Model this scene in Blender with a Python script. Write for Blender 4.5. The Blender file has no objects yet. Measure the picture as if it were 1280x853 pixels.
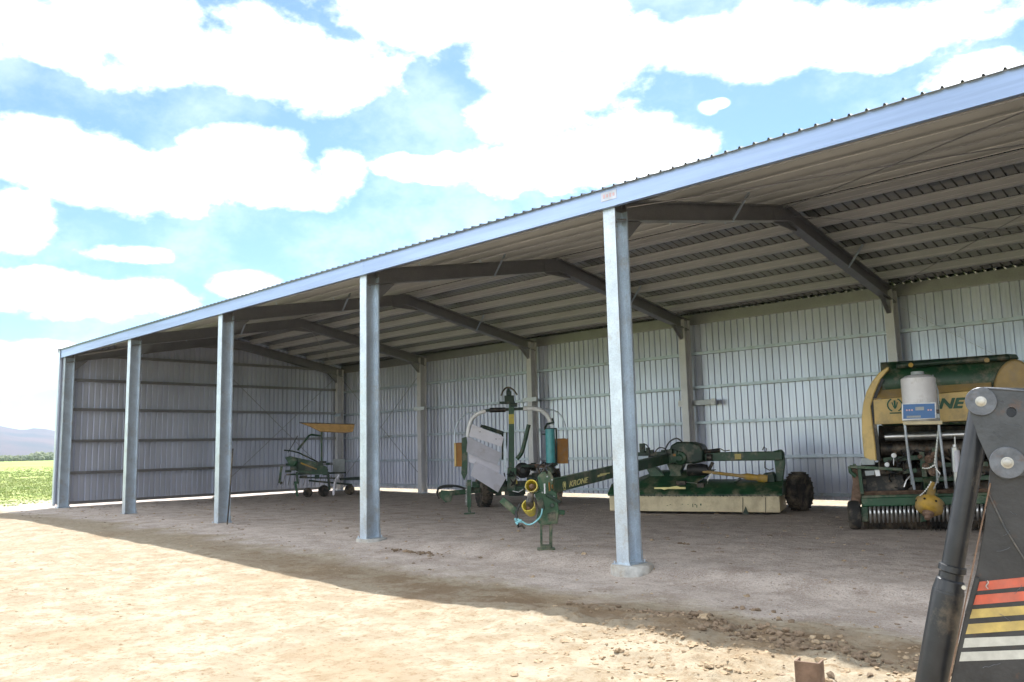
import bpy, bmesh, math, random
import numpy as np
from mathutils import Vector, Matrix, noise as mnoise

random.seed(7)
np.random.seed(7)
R = math.radians
S = bpy.context.scene

# ---------------------------------------------------------------- camera
CX, CY, CZ = 29.7495, -8.9712, 1.5612
PITCH, YAW, ROLL, FPX = 0.1288, 0.7711, -0.0239, 1030.6
cam_f = Vector((-math.sin(YAW) * math.cos(PITCH), math.cos(YAW) * math.cos(PITCH), math.sin(PITCH)))
cam_r = Vector((math.cos(YAW), math.sin(YAW), 0))
cam_u = cam_r.cross(cam_f)
c_, s_ = math.cos(ROLL), math.sin(ROLL)
cam_r, cam_u = c_ * cam_r + s_ * cam_u, -s_ * cam_r + c_ * cam_u
cd = bpy.data.cameras.new("camera")
cam = bpy.data.objects.new("camera", cd)
S.collection.objects.link(cam)
S.camera = cam
cd.sensor_width = 36.0
cd.lens = FPX / 1280 * 36.0
cd.clip_start = 0.05
cd.clip_end = 20000
M3 = Matrix((cam_r, cam_u, -cam_f)).transposed()
cam.matrix_world = Matrix.Translation((CX, CY, CZ)) @ M3.to_4x4()
C0 = Vector((CX, CY, CZ))

# ---------------------------------------------------------------- exposure, sun, sky
S.view_settings.view_transform = 'Standard'
S.view_settings.look = 'None'
S.view_settings.gamma = 1
S.view_settings.exposure = 1.58
S.view_settings.use_curve_mapping = False
S.cycles.use_denoising = True
S.cycles.max_bounces = 10
S.cycles.diffuse_bounces = 5
S.cycles.glossy_bounces = 4
S.cycles.volume_bounces = 0
S.cycles.sample_clamp_indirect = 8

SUN_TO = Vector((-1.8, 2.7, 5.2)).normalized()       # towards the sun
sl = bpy.data.lights.new("sun", 'SUN')
sl.energy = 3.15
sl.angle = R(0.53)
sl.color = (1.0, 0.965, 0.91)
so = bpy.data.objects.new("sun", sl)
S.collection.objects.link(so)
so.location = (0, 0, 40)
so.rotation_euler = SUN_TO.to_track_quat('Z', 'Y').to_euler()

w = bpy.data.worlds.new("World")
S.world = w
w.use_nodes = True
nt = w.node_tree
nt.nodes.clear()


def N(t, typ, **kw):
    n = t.nodes.new(typ)
    for k, v in kw.items():
        setattr(n, k, v)
    return n


def mth(t, op, a, b=None, c=None, clamp=False):
    n = t.nodes.new('ShaderNodeMath')
    n.operation = op
    n.use_clamp = clamp
    for i, v in enumerate((a, b, c)):
        if v is None:
            continue
        if isinstance(v, (int, float)):
            n.inputs[i].default_value = v
        else:
            t.links.new(v, n.inputs[i])
    return n.outputs[0]


out = N(nt, 'ShaderNodeOutputWorld')
bg = N(nt, 'ShaderNodeBackground')
sky = N(nt, 'ShaderNodeTexSky', sky_type='NISHITA')
sky.sun_disc = False
sky.sun_elevation = math.asin(SUN_TO.z)
sky.sun_rotation = math.atan2(SUN_TO.x, SUN_TO.y)
sky.altitude = 50
sky.air_density = 1.0
sky.dust_density = 0.35
sky.ozone_density = 1.4
SKY_STRENGTH = 0.057
bg.inputs['Strength'].default_value = SKY_STRENGTH
tc = N(nt, 'ShaderNodeTexCoord')
sep = N(nt, 'ShaderNodeSeparateXYZ')
nt.links.new(tc.outputs['Generated'], sep.inputs[0])
az = mth(nt, 'ARCTAN2', sep.outputs[0], sep.outputs[1])
el = mth(nt, 'ARCSINE', sep.outputs[2])
comb = N(nt, 'ShaderNodeCombineXYZ')
nt.links.new(az, comb.inputs[0])
nt.links.new(el, comb.inputs[1])
# ragged edges: the cloud positions are shifted a little by fractal noise
nz1 = N(nt, 'ShaderNodeTexNoise', noise_dimensions='3D')
nz1.inputs['Scale'].default_value = 13.0
nz1.inputs['Detail'].default_value = 9
nz1.inputs['Roughness'].default_value = 0.6
strc = N(nt, 'ShaderNodeVectorMath', operation='MULTIPLY')
strc.inputs[1].default_value = (1, 1, 1.6)
nt.links.new(tc.outputs['Generated'], strc.inputs[0])
nt.links.new(strc.outputs[0], nz1.inputs['Vector'])
CLOUDS = [(-1.264, 0.451, 0.16, 0.048), (-1.042, 0.448, 0.123, 0.052), (-0.884, 0.506, 0.132, 0.033), (-0.701, 0.46, 0.122, 0.06),
          (-0.464, 0.454, 0.139, 0.04), (-0.281, 0.432, 0.12, 0.035), (-0.235, 0.376, 0.056, 0.022), (-1.297, 0.321, 0.091, 0.037),
          (-1.192, 0.302, 0.1, 0.036), (-1.096, 0.335, 0.068, 0.046), (-1.045, 0.31, 0.074, 0.031), (-0.977, 0.329, 0.029, 0.031),
          (-1.327, 0.247, 0.036, 0.033), (-0.685, 0.342, 0.149, 0.044), (-0.754, 0.391, 0.076, 0.038), (-0.866, 0.338, 0.072, 0.018),
          (-0.601, 0.346, 0.078, 0.044), (-1.21, 0.222, 0.054, 0.011), (-0.523, 0.388, 0.015, 0.009), (-0.508, 0.391, 0.013, 0.006), (-1.252, 0.172, 0.14, 0.026),
          (-1.094, 0.194, 0.043, 0.018), (-1.309, 0.099, 0.058, 0.025), (-0.763, 0.44, 0.061, 0.022)]
acc = None
for (a, e, ra, re) in CLOUDS:
    ra *= 0.98
    re *= 0.97
    vm = N(nt, 'ShaderNodeVectorMath', operation='MULTIPLY_ADD')
    vm.inputs[1].default_value = (1 / ra, 1 / re, 0)
    vm.inputs[2].default_value = (-a / ra, -e / re, 0)
    nt.links.new(comb.outputs[0], vm.inputs[0])
    dt = N(nt, 'ShaderNodeVectorMath', operation='DOT_PRODUCT')
    nt.links.new(vm.outputs[0], dt.inputs[0])
    nt.links.new(vm.outputs[0], dt.inputs[1])
    d = mth(nt, 'SUBTRACT', 1.0, dt.outputs['Value'])
    acc = d if acc is None else mth(nt, 'SMOOTH_MAX', acc, d, 0.25)
acc = mth(nt, 'MAXIMUM', acc, -1.2)
# unseen cloud outside the mapped sector, cover raised to light the open front
nz2 = N(nt, 'ShaderNodeTexNoise')
nz2.inputs['Scale'].default_value = 2.6
nz2.inputs['Detail'].default_value = 5
nt.links.new(strc.outputs[0], nz2.inputs['Vector'])
away = mth(nt, 'GREATER_THAN', mth(nt, 'ABSOLUTE', mth(nt, 'ADD', az, 0.77)), 0.68)
high = mth(nt, 'GREATER_THAN', el, 0.56)
away = mth(nt, 'MAXIMUM', away, high)
gen = mth(nt, 'MULTIPLY', mth(nt, 'SUBTRACT', mth(nt, 'MULTIPLY', nz2.outputs[0], 12.0), 5.6), away)
gen = mth(nt, 'ADD', gen, mth(nt, 'MULTIPLY', mth(nt, 'SUBTRACT', 1.0, away), -1.2))
dens = mth(nt, 'MAXIMUM', acc, gen)
dens = mth(nt, 'ADD', dens, mth(nt, 'MULTIPLY', mth(nt, 'SUBTRACT', nz1.outputs[0], 0.5), 4.3))
mr = N(nt, 'ShaderNodeMapRange', interpolation_type='SMOOTHSTEP')
mr.inputs['From Min'].default_value = -0.45
mr.inputs['From Max'].default_value = 0.95
nt.links.new(dens, mr.inputs['Value'])
mix = N(nt, 'ShaderNodeMixRGB')
# thin wisps between the cumulus
nz3 = N(nt, 'ShaderNodeTexNoise')
nz3.inputs['Scale'].default_value = 5.5
nz3.inputs['Detail'].default_value = 8
nz3.inputs['Roughness'].default_value = 0.65
nt.links.new(strc.outputs[0], nz3.inputs['Vector'])
wisp = N(nt, 'ShaderNodeMapRange', interpolation_type='SMOOTHSTEP')
wisp.inputs['From Min'].default_value = 0.42
wisp.inputs['From Max'].default_value = 0.70
wisp.inputs['To Max'].default_value = 0.15
nt.links.new(nz3.outputs[0], wisp.inputs['Value'])
nt.links.new(mth(nt, 'MAXIMUM', mr.outputs[0], wisp.outputs[0]), mix.inputs[0])
tint = N(nt, 'ShaderNodeVectorMath', operation='MULTIPLY')
tint.inputs[1].default_value = (0.86, 1.05, 1.08)
nt.links.new(sky.outputs[0], tint.inputs[0])
nt.links.new(tint.outputs[0], mix.inputs[1])
CLOUD = 1.0 / SKY_STRENGTH
mix.inputs[2].default_value = (CLOUD * 0.98, CLOUD * 0.995, CLOUD, 1)
nt.links.new(mix.outputs[0], bg.inputs[0])
nt.links.new(bg.outputs[0], out.inputs[0])


# ---------------------------------------------------------------- materials
def mat(name, col, rough=0.6, metal=0.0, var=0.15, vscale=6.0, bump=0.0, bscale=30.0, dust=0.0, dcol=(0.30, 0.24, 0.17),
        spangle=0.0, spec=0.5, col2=None, streak=None, rust=0.0):
    m = bpy.data.materials.new(name)
    m.use_nodes = True
    t = m.node_tree
    b = t.nodes['Principled BSDF']
    b.inputs['Roughness'].default_value = rough
    b.inputs['Metallic'].default_value = metal
    b.inputs['Specular IOR Level'].default_value = spec
    g = N(t, 'ShaderNodeNewGeometry')
    nz = N(t, 'ShaderNodeTexNoise')
    nz.inputs['Scale'].default_value = vscale
    nz.inputs['Detail'].default_value = 6
    nz.inputs['Roughness'].default_value = 0.6
    pos = g.outputs['Position']
    if streak:
        vm = N(t, 'ShaderNodeVectorMath', operation='MULTIPLY')
        vm.inputs[1].default_value = streak
        t.links.new(pos, vm.inputs[0])
        pos = vm.outputs[0]
    t.links.new(pos, nz.inputs['Vector'])
    mx = N(t, 'ShaderNodeMixRGB')
    c1 = [c * (1 - var) for c in col]
    c2 = [min(1, c * (1 + var)) for c in (col2 or col)]
    if col2:
        c1 = list(col)
        c2 = list(col2)
    mx.inputs[1].default_value = (*c1, 1)
    mx.inputs[2].default_value = (*c2, 1)
    rp = N(t, 'ShaderNodeMapRange')
    rp.inputs['From Min'].default_value = 0.35
    rp.inputs['From Max'].default_value = 0.65
    t.links.new(nz.outputs[0], rp.inputs['Value'])
    t.links.new(rp.outputs[0], mx.inputs[0])
    cur = mx.outputs[0]
    if spangle:
        v = N(t, 'ShaderNodeTexVoronoi')
        v.inputs['Scale'].default_value = 70
        t.links.new(g.outputs['Position'], v.inputs['Vector'])
        hs = N(t, 'ShaderNodeSeparateColor')
        t.links.new(v.outputs['Color'], hs.inputs[0])
        sc = mth(t, 'MULTIPLY_ADD', hs.outputs[0], spangle * 2, 1 - spangle)
        vm = N(t, 'ShaderNodeVectorMath', operation='SCALE')
        t.links.new(cur, vm.inputs[0])
        t.links.new(sc, vm.inputs['Scale'])
        cur = vm.outputs[0]
        t.links.new(mth(t, 'MULTIPLY_ADD', hs.outputs[1], 0.16, rough - 0.08), b.inputs['Roughness'])
    for amt, colr, sc_, lo in ((dust, dcol, 3.1, 0.62), (rust, (0.16, 0.07, 0.03), 17.0, 0.66)):
        if not amt:
            continue
        n2 = N(t, 'ShaderNodeTexNoise')
        n2.inputs['Scale'].default_value = sc_
        n2.inputs['Detail'].default_value = 8
        n2.inputs['Roughness'].default_value = 0.7
        t.links.new(g.outputs['Position'], n2.inputs['Vector'])
        r2 = N(t, 'ShaderNodeMapRange')
        r2.inputs['From Min'].default_value = lo - 0.3 * amt - 0.05
        r2.inputs['From Max'].default_value = lo + 0.08
        r2.inputs['To Max'].default_value = min(1, 0.45 + amt)
        t.links.new(n2.outputs[0], r2.inputs['Value'])
        m2 = N(t, 'ShaderNodeMixRGB')
        m2.inputs[2].default_value = (*colr, 1)
        t.links.new(r2.outputs[0], m2.inputs[0])
        t.links.new(cur, m2.inputs[1])
        cur = m2.outputs[0]
    t.links.new(cur, b.inputs['Base Color'])
    if bump:
        nb = N(t, 'ShaderNodeTexNoise')
        nb.inputs['Scale'].default_value = bscale
        nb.inputs['Detail'].default_value = 5
        t.links.new(g.outputs['Position'], nb.inputs['Vector'])
        bp = N(t, 'ShaderNodeBump')
        bp.inputs['Strength'].default_value = bump
        bp.inputs['Distance'].default_value = 0.01
        t.links.new(nb.outputs[0], bp.inputs['Height'])
        t.links.new(bp.outputs[0], b.inputs['Normal'])
    return m


GALV = mat('galvanised_steel', (0.53, 0.60, 0.67), 0.42, 0.72, 0.12, 2.5, 0.08, 60, spangle=0.09, dust=0.12, dcol=(.38, .33, .27))
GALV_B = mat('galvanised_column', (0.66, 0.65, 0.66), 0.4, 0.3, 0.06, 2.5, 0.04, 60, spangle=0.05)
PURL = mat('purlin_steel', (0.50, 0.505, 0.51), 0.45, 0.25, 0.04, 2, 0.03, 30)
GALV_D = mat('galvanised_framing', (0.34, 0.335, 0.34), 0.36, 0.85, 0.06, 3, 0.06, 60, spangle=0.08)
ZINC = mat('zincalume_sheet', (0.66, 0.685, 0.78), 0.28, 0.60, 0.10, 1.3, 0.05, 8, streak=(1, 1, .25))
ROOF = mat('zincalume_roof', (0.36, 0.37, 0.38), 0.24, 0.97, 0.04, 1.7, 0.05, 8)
FASC = mat('fascia_steel', (0.31, 0.405, 0.595), 0.38, 0.65, 0.14, 2.0, 0.05, 20, streak=(.15, 1, 3))  # blue of the reflected sky is put into the steel's base colour
CONC = mat('concrete', (0.42, 0.42, 0.40), 0.9, 0, 0.25, 9, 0.5, 40, dust=0.4)
GREEN = mat('green_paint', (0.012, 0.058, 0.024), 0.4, 0, 0.25, 5, 0.03, 50, dust=0.25)
GREENL = mat('green_paint_clean', (0.014, 0.072, 0.030), 0.38, 0, 0.2, 5, 0.03, 50, dust=0.15)
GREEND = mat('dark_green_paint', (0.006, 0.027, 0.014), 0.5, 0, 0.3, 6, 0.04, 50, dust=0.22)
CREAM = mat('cream_paint', (0.62, 0.53, 0.34), 0.45, 0, 0.10, 3, 0.03, 40, dust=0.35, dcol=(.36, .28, .17))
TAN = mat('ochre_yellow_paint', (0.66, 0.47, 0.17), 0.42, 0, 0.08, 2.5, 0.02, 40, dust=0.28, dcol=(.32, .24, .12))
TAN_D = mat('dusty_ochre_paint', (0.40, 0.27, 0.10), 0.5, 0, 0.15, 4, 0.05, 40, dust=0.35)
BOARD = mat('tan_canvas', (0.50, 0.30, 0.11), 0.7, 0, 0.15, 7, 0.1, 40)
ORANGE = mat('faded_orange_panel', (0.38, 0.17, 0.035), 0.6, 0, 0.15, 5, 0.05, 30, dust=0.2)
YEL = mat('yellow_plastic', (0.62, 0.50, 0.04), 0.45, 0, 0.12, 9, 0.05, 30, dust=0.35)
YELD = mat('dirty_yellow_plastic', (0.46, 0.28, 0.04), 0.6, 0, 0.2, 9, 0.1, 30, dust=0.5)
BLACK = mat('black_rubber_hose', (0.012, 0.013, 0.013), 0.5, 0, 0.3, 9, 0.05, 60, dust=0.12)
DARK = mat('dark_steel', (0.035, 0.035, 0.033), 0.5, 0.5, 0.4, 7, 0.1, 60, dust=0.35, rust=0.3)
TYRE = mat('tyre_rubber', (0.022, 0.021, 0.02), 0.8, 0, 0.3, 8, 0.2, 60, dust=0.35)
STEEL = mat('bright_steel', (0.55, 0.55, 0.54), 0.3, 0.85, 0.12, 9, 0.03, 60)
WHITE = mat('white_paint', (0.84, 0.85, 0.86), 0.4, 0, 0.08, 4, 0.02, 40, dust=0.12)
POLY = mat('white_poly_tank', (0.76, 0.74, 0.75), 0.4, 0, 0.06, 4, 0.02, 40, dust=0.15)
PANELW = mat('scuffed_white_plate', (0.70, 0.69, 0.76), 0.40, 0.0, 0.06, 3, 0.03, 40, dust=0.10, dcol=(.45, .40, .38))
CYAN = mat('turquoise_film', (0.10, 0.42, 0.45), 0.25, 0, 0.12, 8, 0.02, 60)
BLUE = mat('blue_control_face', (0.04, 0.15, 0.38), 0.35, 0, 0.1, 4)
ROPE = mat('pale_blue_rope', (0.25, 0.55, 0.60), 0.8, 0, 0.2, 20, 0.3, 80)
RUST = mat('rusty_steel', (0.12, 0.075, 0.05), 0.75, 0.3, 0.4, 12, 0.3, 60, col2=(0.26, 0.17, 0.12))
LOAD = mat('worn_charcoal_paint', (0.046, 0.051, 0.058), 0.42, 0.3, 0.22, 14, 0.12, 90, col2=(0.072, 0.078, 0.087), dust=0.04, rust=0.05)
LOADL = mat('worn_dark_link', (0.026, 0.027, 0.030), 0.42, 0.2, 0.22, 14, 0.12, 90, col2=(0.045, 0.046, 0.050), dust=0.0, rust=0.05)
LOADD = mat('black_ram_paint', (0.030, 0.032, 0.036), 0.34, 0.3, 0.2, 12, 0.05, 60, dust=0.05)
WASH = mat('zinc_washer', (0.12, 0.13, 0.15), 0.42, 0.6, 0.25, 30, 0.15, 90, rust=0.15)
BOLT = mat('zinc_bolt', (0.42, 0.41, 0.38), 0.4, 0.7, 0.15, 30)
DRED = mat('red_decal', (0.58, 0.11, 0.06), 0.5, 0, 0.15, 25, dust=0.22, dcol=(.20, .12, .10))
DYEL = mat('yellow_decal', (0.54, 0.40, 0.12), 0.5, 0, 0.15, 25, dust=0.22, dcol=(.24, .19, .10))
DWHT = mat('white_decal', (0.50, 0.50, 0.46), 0.5, 0, 0.12, 25, dust=0.25, dcol=(.27, .26, .24))
LETG = mat('green_lettering', (0.02, 0.10, 0.05), 0.5)
LETY = mat('yellow_lettering', (0.80, 0.74, 0.32), 0.5)
STICK = mat('pale_sticker', (0.55, 0.60, 0.72), 0.5)
STICKR = mat('red_print', (0.62, 0.42, 0.46), 0.5)
BOXG = mat('grey_enamel', (0.34, 0.37, 0.38), 0.5)
CLEAT = mat('bright_cleat', (0.80, 0.86, 0.90), 0.4, 0.1, 0.05, 6)  # sky-lit brightness put into the cleats' base colour
HAZEY = mat('straw', (0.42, 0.33, 0.16), 0.9)


# ---------------------------------------------------------------- mesh helpers
SPLIT = {'corner_flashing', 'barge_flashing', 'haunch_plate', 'hydraulic_block', 'plate_bolts', 'warning_sticker', 'top_clamp', 'pressure_gauge',
         'hose_coupling', 'bolt', 'button', 'hose_bundle', 'hose_clip', 'brace_strap', 'decal', 'rotor_tines', 'guard_slots', 'valve_block', 'cross_member',
         'stand', 'lower_beam', 'gear_works', 'gearbox', 'linkage', 'linkage_rod', 'deck_hood', 'skirt', 'pedestal', 'chassis', 'roll_holder', 'guard_bar',
         'valve_box', 'chain_hook', 'lift_ram', 'wheel_nuts', 'tine_row', 'sticker_print', 'housing_front', 'hitch_head', 'worn_lettering'}


class MB:
    ICO = {}

    def __init__(self):
        self.b = bmesh.new()
        self.rv = []
        self.rf = []

    def face(self, pts):
        vs = [self.b.verts.new(p) for p in pts]
        return self.b.faces.new(vs)

    def hexa(self, p):      # 8 points: bottom loop 0-3, top loop 4-7
        v = [self.b.verts.new(q) for q in p]
        for f in ((3, 2, 1, 0), (4, 5, 6, 7), (0, 1, 5, 4), (1, 2, 6, 5), (2, 3, 7, 6), (3, 0, 4, 7)):
            self.b.faces.new([v[i] for i in f])
        return self

    def box(self, c, s, ax=None):
        c = Vector(c)
        X, Y, Z = ax if ax else (Vector((1, 0, 0)), Vector((0, 1, 0)), Vector((0, 0, 1)))
        q = []
        for dz in (-.5, .5):
            for dx, dy in ((-.5, -.5), (.5, -.5), (.5, .5), (-.5, .5)):
                q.append(c + X * dx * s[0] + Y * dy * s[1] + Z * dz * s[2])
        return self.hexa(q)

    def extr(self, prof, p0, p1, up=(0, 0, 1)):
        p0 = Vector(p0)
        p1 = Vector(p1)
        d = (p1 - p0).normalized()
        up = Vector(up)
        side = d.cross(up)
        if side.length < 1e-5:
            side = d.cross(Vector((0, 1, 0)))
        side.normalize()
        u = side.cross(d)
        a = [self.b.verts.new(p0 + side * x + u * y) for x, y in prof]
        b = [self.b.verts.new(p1 + side * x + u * y) for x, y in prof]
        n = len(prof)
        for i in range(n):
            j = (i + 1) % n
            self.b.faces.new((a[i], a[j], b[j], b[i]))
        self.b.faces.new(a[::-1])
        self.b.faces.new(b)
        return self

    def beam(self, p0, p1, w_, h_, up=(0, 0, 1)):
        return self.extr([(-w_ / 2, -h_ / 2), (w_ / 2, -h_ / 2), (w_ / 2, h_ / 2), (-w_ / 2, h_ / 2)], p0, p1, up)

    def tube(self, p0, p1, r0, r1=None, seg=14, cap=True):
        r1 = r0 if r1 is None else r1
        return self.poly([p0, p1], [r0, r1], seg, cap)

    def poly(self, pts, r, seg=10, cap=True):
        pts = [Vector(p) for p in pts]
        if not isinstance(r, (list, tuple)):
            r = [r] * len(pts)
        rings = []
        ref = None
        for i, p in enumerate(pts):
            a = pts[max(i - 1, 0)]
            b = pts[min(i + 1, len(pts) - 1)]
            d = b - a
            if d.length < 1e-7:
                d = pts[-1] - pts[0]
            d.normalize()
            if ref is None:
                ref = Vector((0, 0, 1)) if abs(d.z) < .9 else Vector((1, 0, 0))
            s = d.cross(ref).normalized()
            u = s.cross(d).normalized()
            ref = u
            rings.append([self.b.verts.new(p + (s * math.cos(t) + u * math.sin(t)) * r[i]) for t in
                          [2 * math.pi * k / seg for k in range(seg)]])
        for a, b in zip(rings, rings[1:]):
            for k in range(seg):
                j = (k + 1) % seg
                self.b.faces.new((a[k], a[j], b[j], b[k]))
        if cap:
            self.b.faces.new(rings[0][::-1])
            self.b.faces.new(rings[-1])
        return self

    def lathe(self, c, axis, prof, seg=28):      # prof: list of (distance along axis, radius)
        c = Vector(c)
        a = Vector(axis).normalized()
        return self.poly_rings([c + a * d for d, _ in prof], [max(r, 1e-4) for _, r in prof], a, seg)

    def poly_rings(self, pts, r, d, seg):
        ref = Vector((0, 0, 1)) if abs(d.z) < .9 else Vector((1, 0, 0))
        s = d.cross(ref).normalized()
        u = s.cross(d).normalized()
        rings = [[self.b.verts.new(p + (s * math.cos(2 * math.pi * k / seg) + u * math.sin(2 * math.pi * k / seg)) * q)
                  for k in range(seg)] for p, q in zip(pts, r)]
        for x, y in zip(rings, rings[1:]):
            for k in range(seg):
                j = (k + 1) % seg
                self.b.faces.new((x[k], x[j], y[j], y[k]))
        self.b.faces.new(rings[0][::-1])
        self.b.faces.new(rings[-1])
        return self

    def prism(self, pts, off):
        pts = [Vector(p) for p in pts]
        off = Vector(off)
        a = [self.b.verts.new(p) for p in pts]
        b = [self.b.verts.new(p + off) for p in pts]
        n = len(pts)
        for i in range(n):
            j = (i + 1) % n
            self.b.faces.new((a[i], a[j], b[j], b[i]))
        self.b.faces.new(a[::-1])
        self.b.faces.new(b)
        return self

    def blob(self, c, r, sq=(1, 1, 1), jit=0.2, sub=1):
        if sub not in MB.ICO:
            t_ = bmesh.new()
            bmesh.ops.create_icosphere(t_, subdivisions=sub, radius=1)
            t_.verts.index_update()
            MB.ICO[sub] = ([v.co.copy() for v in t_.verts], [[v.index for v in f.verts] for f in t_.faces])
            t_.free()
        V_, F_ = MB.ICO[sub]
        i0 = len(self.rv)
        for v in V_:
            k = r * (1 + random.uniform(-jit, jit))
            self.rv.append((c[0] + v.x * sq[0] * k, c[1] + v.y * sq[1] * k, c[2] + v.z * sq[2] * k))
        self.rf += [[i0 + i for i in f] for f in F_]
        return self

    def build(self, name, m, parent=None, bevel=0.0, smooth=35, merge=False):
        if name in SPLIT and parent:
            return self.split_build(name, m, parent, bevel, smooth)
        return self.build1(name, m, parent, bevel, smooth, merge)

    def split_build(self, name, m, parent, bevel, smooth):
        b = self.b
        b.verts.index_update()
        lab = {}
        groups = []
        for v in b.verts:
            if v in lab:
                continue
            st = [v]
            lab[v] = len(groups)
            cur = []
            while st:
                q_ = st.pop()
                cur.append(q_)
                for e in q_.link_edges:
                    o_ = e.other_vert(q_)
                    if o_ not in lab:
                        lab[o_] = len(groups)
                        st.append(o_)
            groups.append(cur)
        bb = [[min(v.co[i] for v in g) - .004 for i in range(3)] + [max(v.co[i] for v in g) + .004 for i in range(3)] for g in groups]
        par = list(range(len(groups)))

        def find(i):
            while par[i] != i:
                i = par[i]
            return i
        for i in range(len(groups)):
            for j in range(i):
                if all(bb[i][k] <= bb[j][k + 3] and bb[j][k] <= bb[i][k + 3] for k in range(3)):
                    par[find(i)] = find(j)
        roots = sorted({find(i) for i in range(len(groups))})
        first = None
        for r_ in roots:
            nb2 = MB()
            mp = {}
            for i, g in enumerate(groups):
                if find(i) == r_:
                    for v in g:
                        mp[v] = nb2.b.verts.new(v.co)
            for f in b.faces:
                if f.verts[0] in mp:
                    nb2.b.faces.new([mp[v] for v in f.verts])
            o_ = nb2.build1(name, m, parent, bevel, smooth, False)
            first = first or o_
        b.free()
        return first

    def build1(self, name, m, parent=None, bevel=0.0, smooth=35, merge=False):
        b = self.b
        if self.rv:
            tm = bpy.data.meshes.new('tmp')
            tm.from_pydata(self.rv, [], self.rf)
            b.from_mesh(tm)
            bpy.data.meshes.remove(tm)
        if merge:
            bmesh.ops.remove_doubles(b, verts=b.verts, dist=1e-5)
        bmesh.ops.recalc_face_normals(b, faces=b.faces)
        me = bpy.data.meshes.new(name)
        org = world_loc(parent) if parent else Vector((0, 0, 0))
        if parent:
            bmesh.ops.translate(b, verts=b.verts, vec=-org)
        b.to_mesh(me)
        b.free()
        return link(name, me, m, parent, bevel, smooth)


def world_loc(o):
    v = Vector(o.location)
    while o.parent:
        o = o.parent
        v += Vector(o.location)
    return v


def link(name, me, m, parent, bevel=0.0, smooth=35):
    me.materials.clear()
    me.materials.append(m)
    if smooth and len(me.polygons):
        me.polygons.foreach_set('use_smooth', [True] * len(me.polygons))
        me.set_sharp_from_angle(angle=R(smooth))
    o = bpy.data.objects.new(name, me)
    S.collection.objects.link(o)
    if parent:
        o.parent = parent
    if bevel:
        md = o.modifiers.new('bevel', 'BEVEL')
        md.width = bevel
        md.segments = 2
        md.limit_method = 'ANGLE'
        md.angle_limit = R(40)
    return o


def thing(name, loc, label, cat, group=None):
    o = bpy.data.objects.new(name, None)
    S.collection.objects.link(o)
    o.empty_display_size = 0.2
    o.location = loc
    o['label'] = label
    o['category'] = cat
    if group:
        o['group'] = group
    return o


def tag(o, label=None, cat=None, kind=None, group=None):
    if label:
        o['label'] = label
    if cat:
        o['category'] = cat
    if kind:
        o['kind'] = kind
    if group:
        o['group'] = group
    return o


def text_part(name, txt, origin, xdir, ydir, height, m, parent, depth=0.004, shear=0.25, bold=0.012, width=None):
    cu = bpy.data.curves.new(name, 'FONT')
    cu.body = txt
    cu.size = 1.0
    cu.shear = shear
    cu.offset = bold
    cu.extrude = 0.002
    cu.resolution_u = 4
    tmp = bpy.data.objects.new(name, cu)
    S.collection.objects.link(tmp)
    bpy.context.view_layer.update()
    dg = bpy.context.evaluated_depsgraph_get()
    me = bpy.data.meshes.new_from_object(tmp.evaluated_get(dg))
    bpy.data.objects.remove(tmp)
    co = np.array([v.co[:] for v in me.vertices])
    mn, mx = co.min(0), co.max(0)
    co -= mn
    co[:, :2] /= (mx[1] - mn[1])
    if width:
        co[:, 0] *= width / height / ((mx[0] - mn[0]) / (mx[1] - mn[1]))
    X = Vector(xdir).normalized()
    Y = Vector(ydir).normalized()
    Z = X.cross(Y).normalized()
    o0 = Vector(origin) - world_loc(parent)
    zz = co[:, 2].max() or 1
    for v, c in zip(me.vertices, co):
        v.co = o0 + X * c[0] * height + Y * c[1] * height + Z * (c[2] / zz * depth)
    return link(name, me, m, parent, 0, 0)


def plate(outer, holes, off, name, m, parent, bevel=0.0):
    """flat plate with real holes: planar 3D outline, thickness vector off"""
    b = bmesh.new()
    es = []
    for loop in [outer] + holes:
        vs = [b.verts.new(p) for p in loop]
        es += [b.edges.new((vs[i], vs[(i + 1) % len(vs)])) for i in range(len(vs))]
    bmesh.ops.triangle_fill(b, edges=es, use_beauty=True, use_dissolve=False)
    r = bmesh.ops.extrude_face_region(b, geom=b.faces[:])
    vv = [g for g in r['geom'] if isinstance(g, bmesh.types.BMVert)]
    bmesh.ops.translate(b, verts=vv, vec=Vector(off))
    mb = MB()
    mb.b.free()
    mb.b = b
    return mb.build(name, m, parent, bevel)


class Plane:
    """an upright working plane: origin on the ground, heading ang; n points away from the viewer's side"""

    def __init__(s, x, y, ang):
        s.o = Vector((x, y, 0))
        s.w = Vector((math.cos(ang), math.sin(ang), 0))
        s.n = Vector((-math.sin(ang), math.cos(ang), 0))

    def __call__(s, u, v, off=0.0):
        d = cam_f + cam_r * ((u - 640) / FPX) - cam_u * ((v - 426.5) / FPX)
        t = ((s.o + s.n * off - C0).dot(s.n)) / d.dot(s.n)
        return C0 + d * t

    def L(s, a, b, z):       # local coordinates
        return s.o + s.w * a + s.n * b + Vector((0, 0, z))


def isec(w_, h_, t=0.006, l=0.025, wt=0.004):
    a, b = w_ / 2, h_ / 2
    return [(-a, -b), (a, -b), (a, -b + l), (a - t, -b + l), (a - t, -b + t), (wt, -b + t), (wt, b - t), (a - t, b - t), (a - t, b - l),
            (a, b - l), (a, b), (-a, b), (-a, b - l), (-a + t, b - l), (-a + t, b - t), (-wt, b - t), (-wt, -b + t), (-a + t, -b + t),
            (-a + t, -b + l), (-a, -b + l)]


def csec(w_, h_, t=0.005, l=0.02):
    return [(0, 0), (w_, 0), (w_, l), (w_ - t, l), (w_ - t, t), (t, t), (t, h_ - t), (w_ - t, h_ - t), (w_ - t, h_ - l), (w_, h_ - l),
            (w_, h_), (0, h_)]


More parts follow.
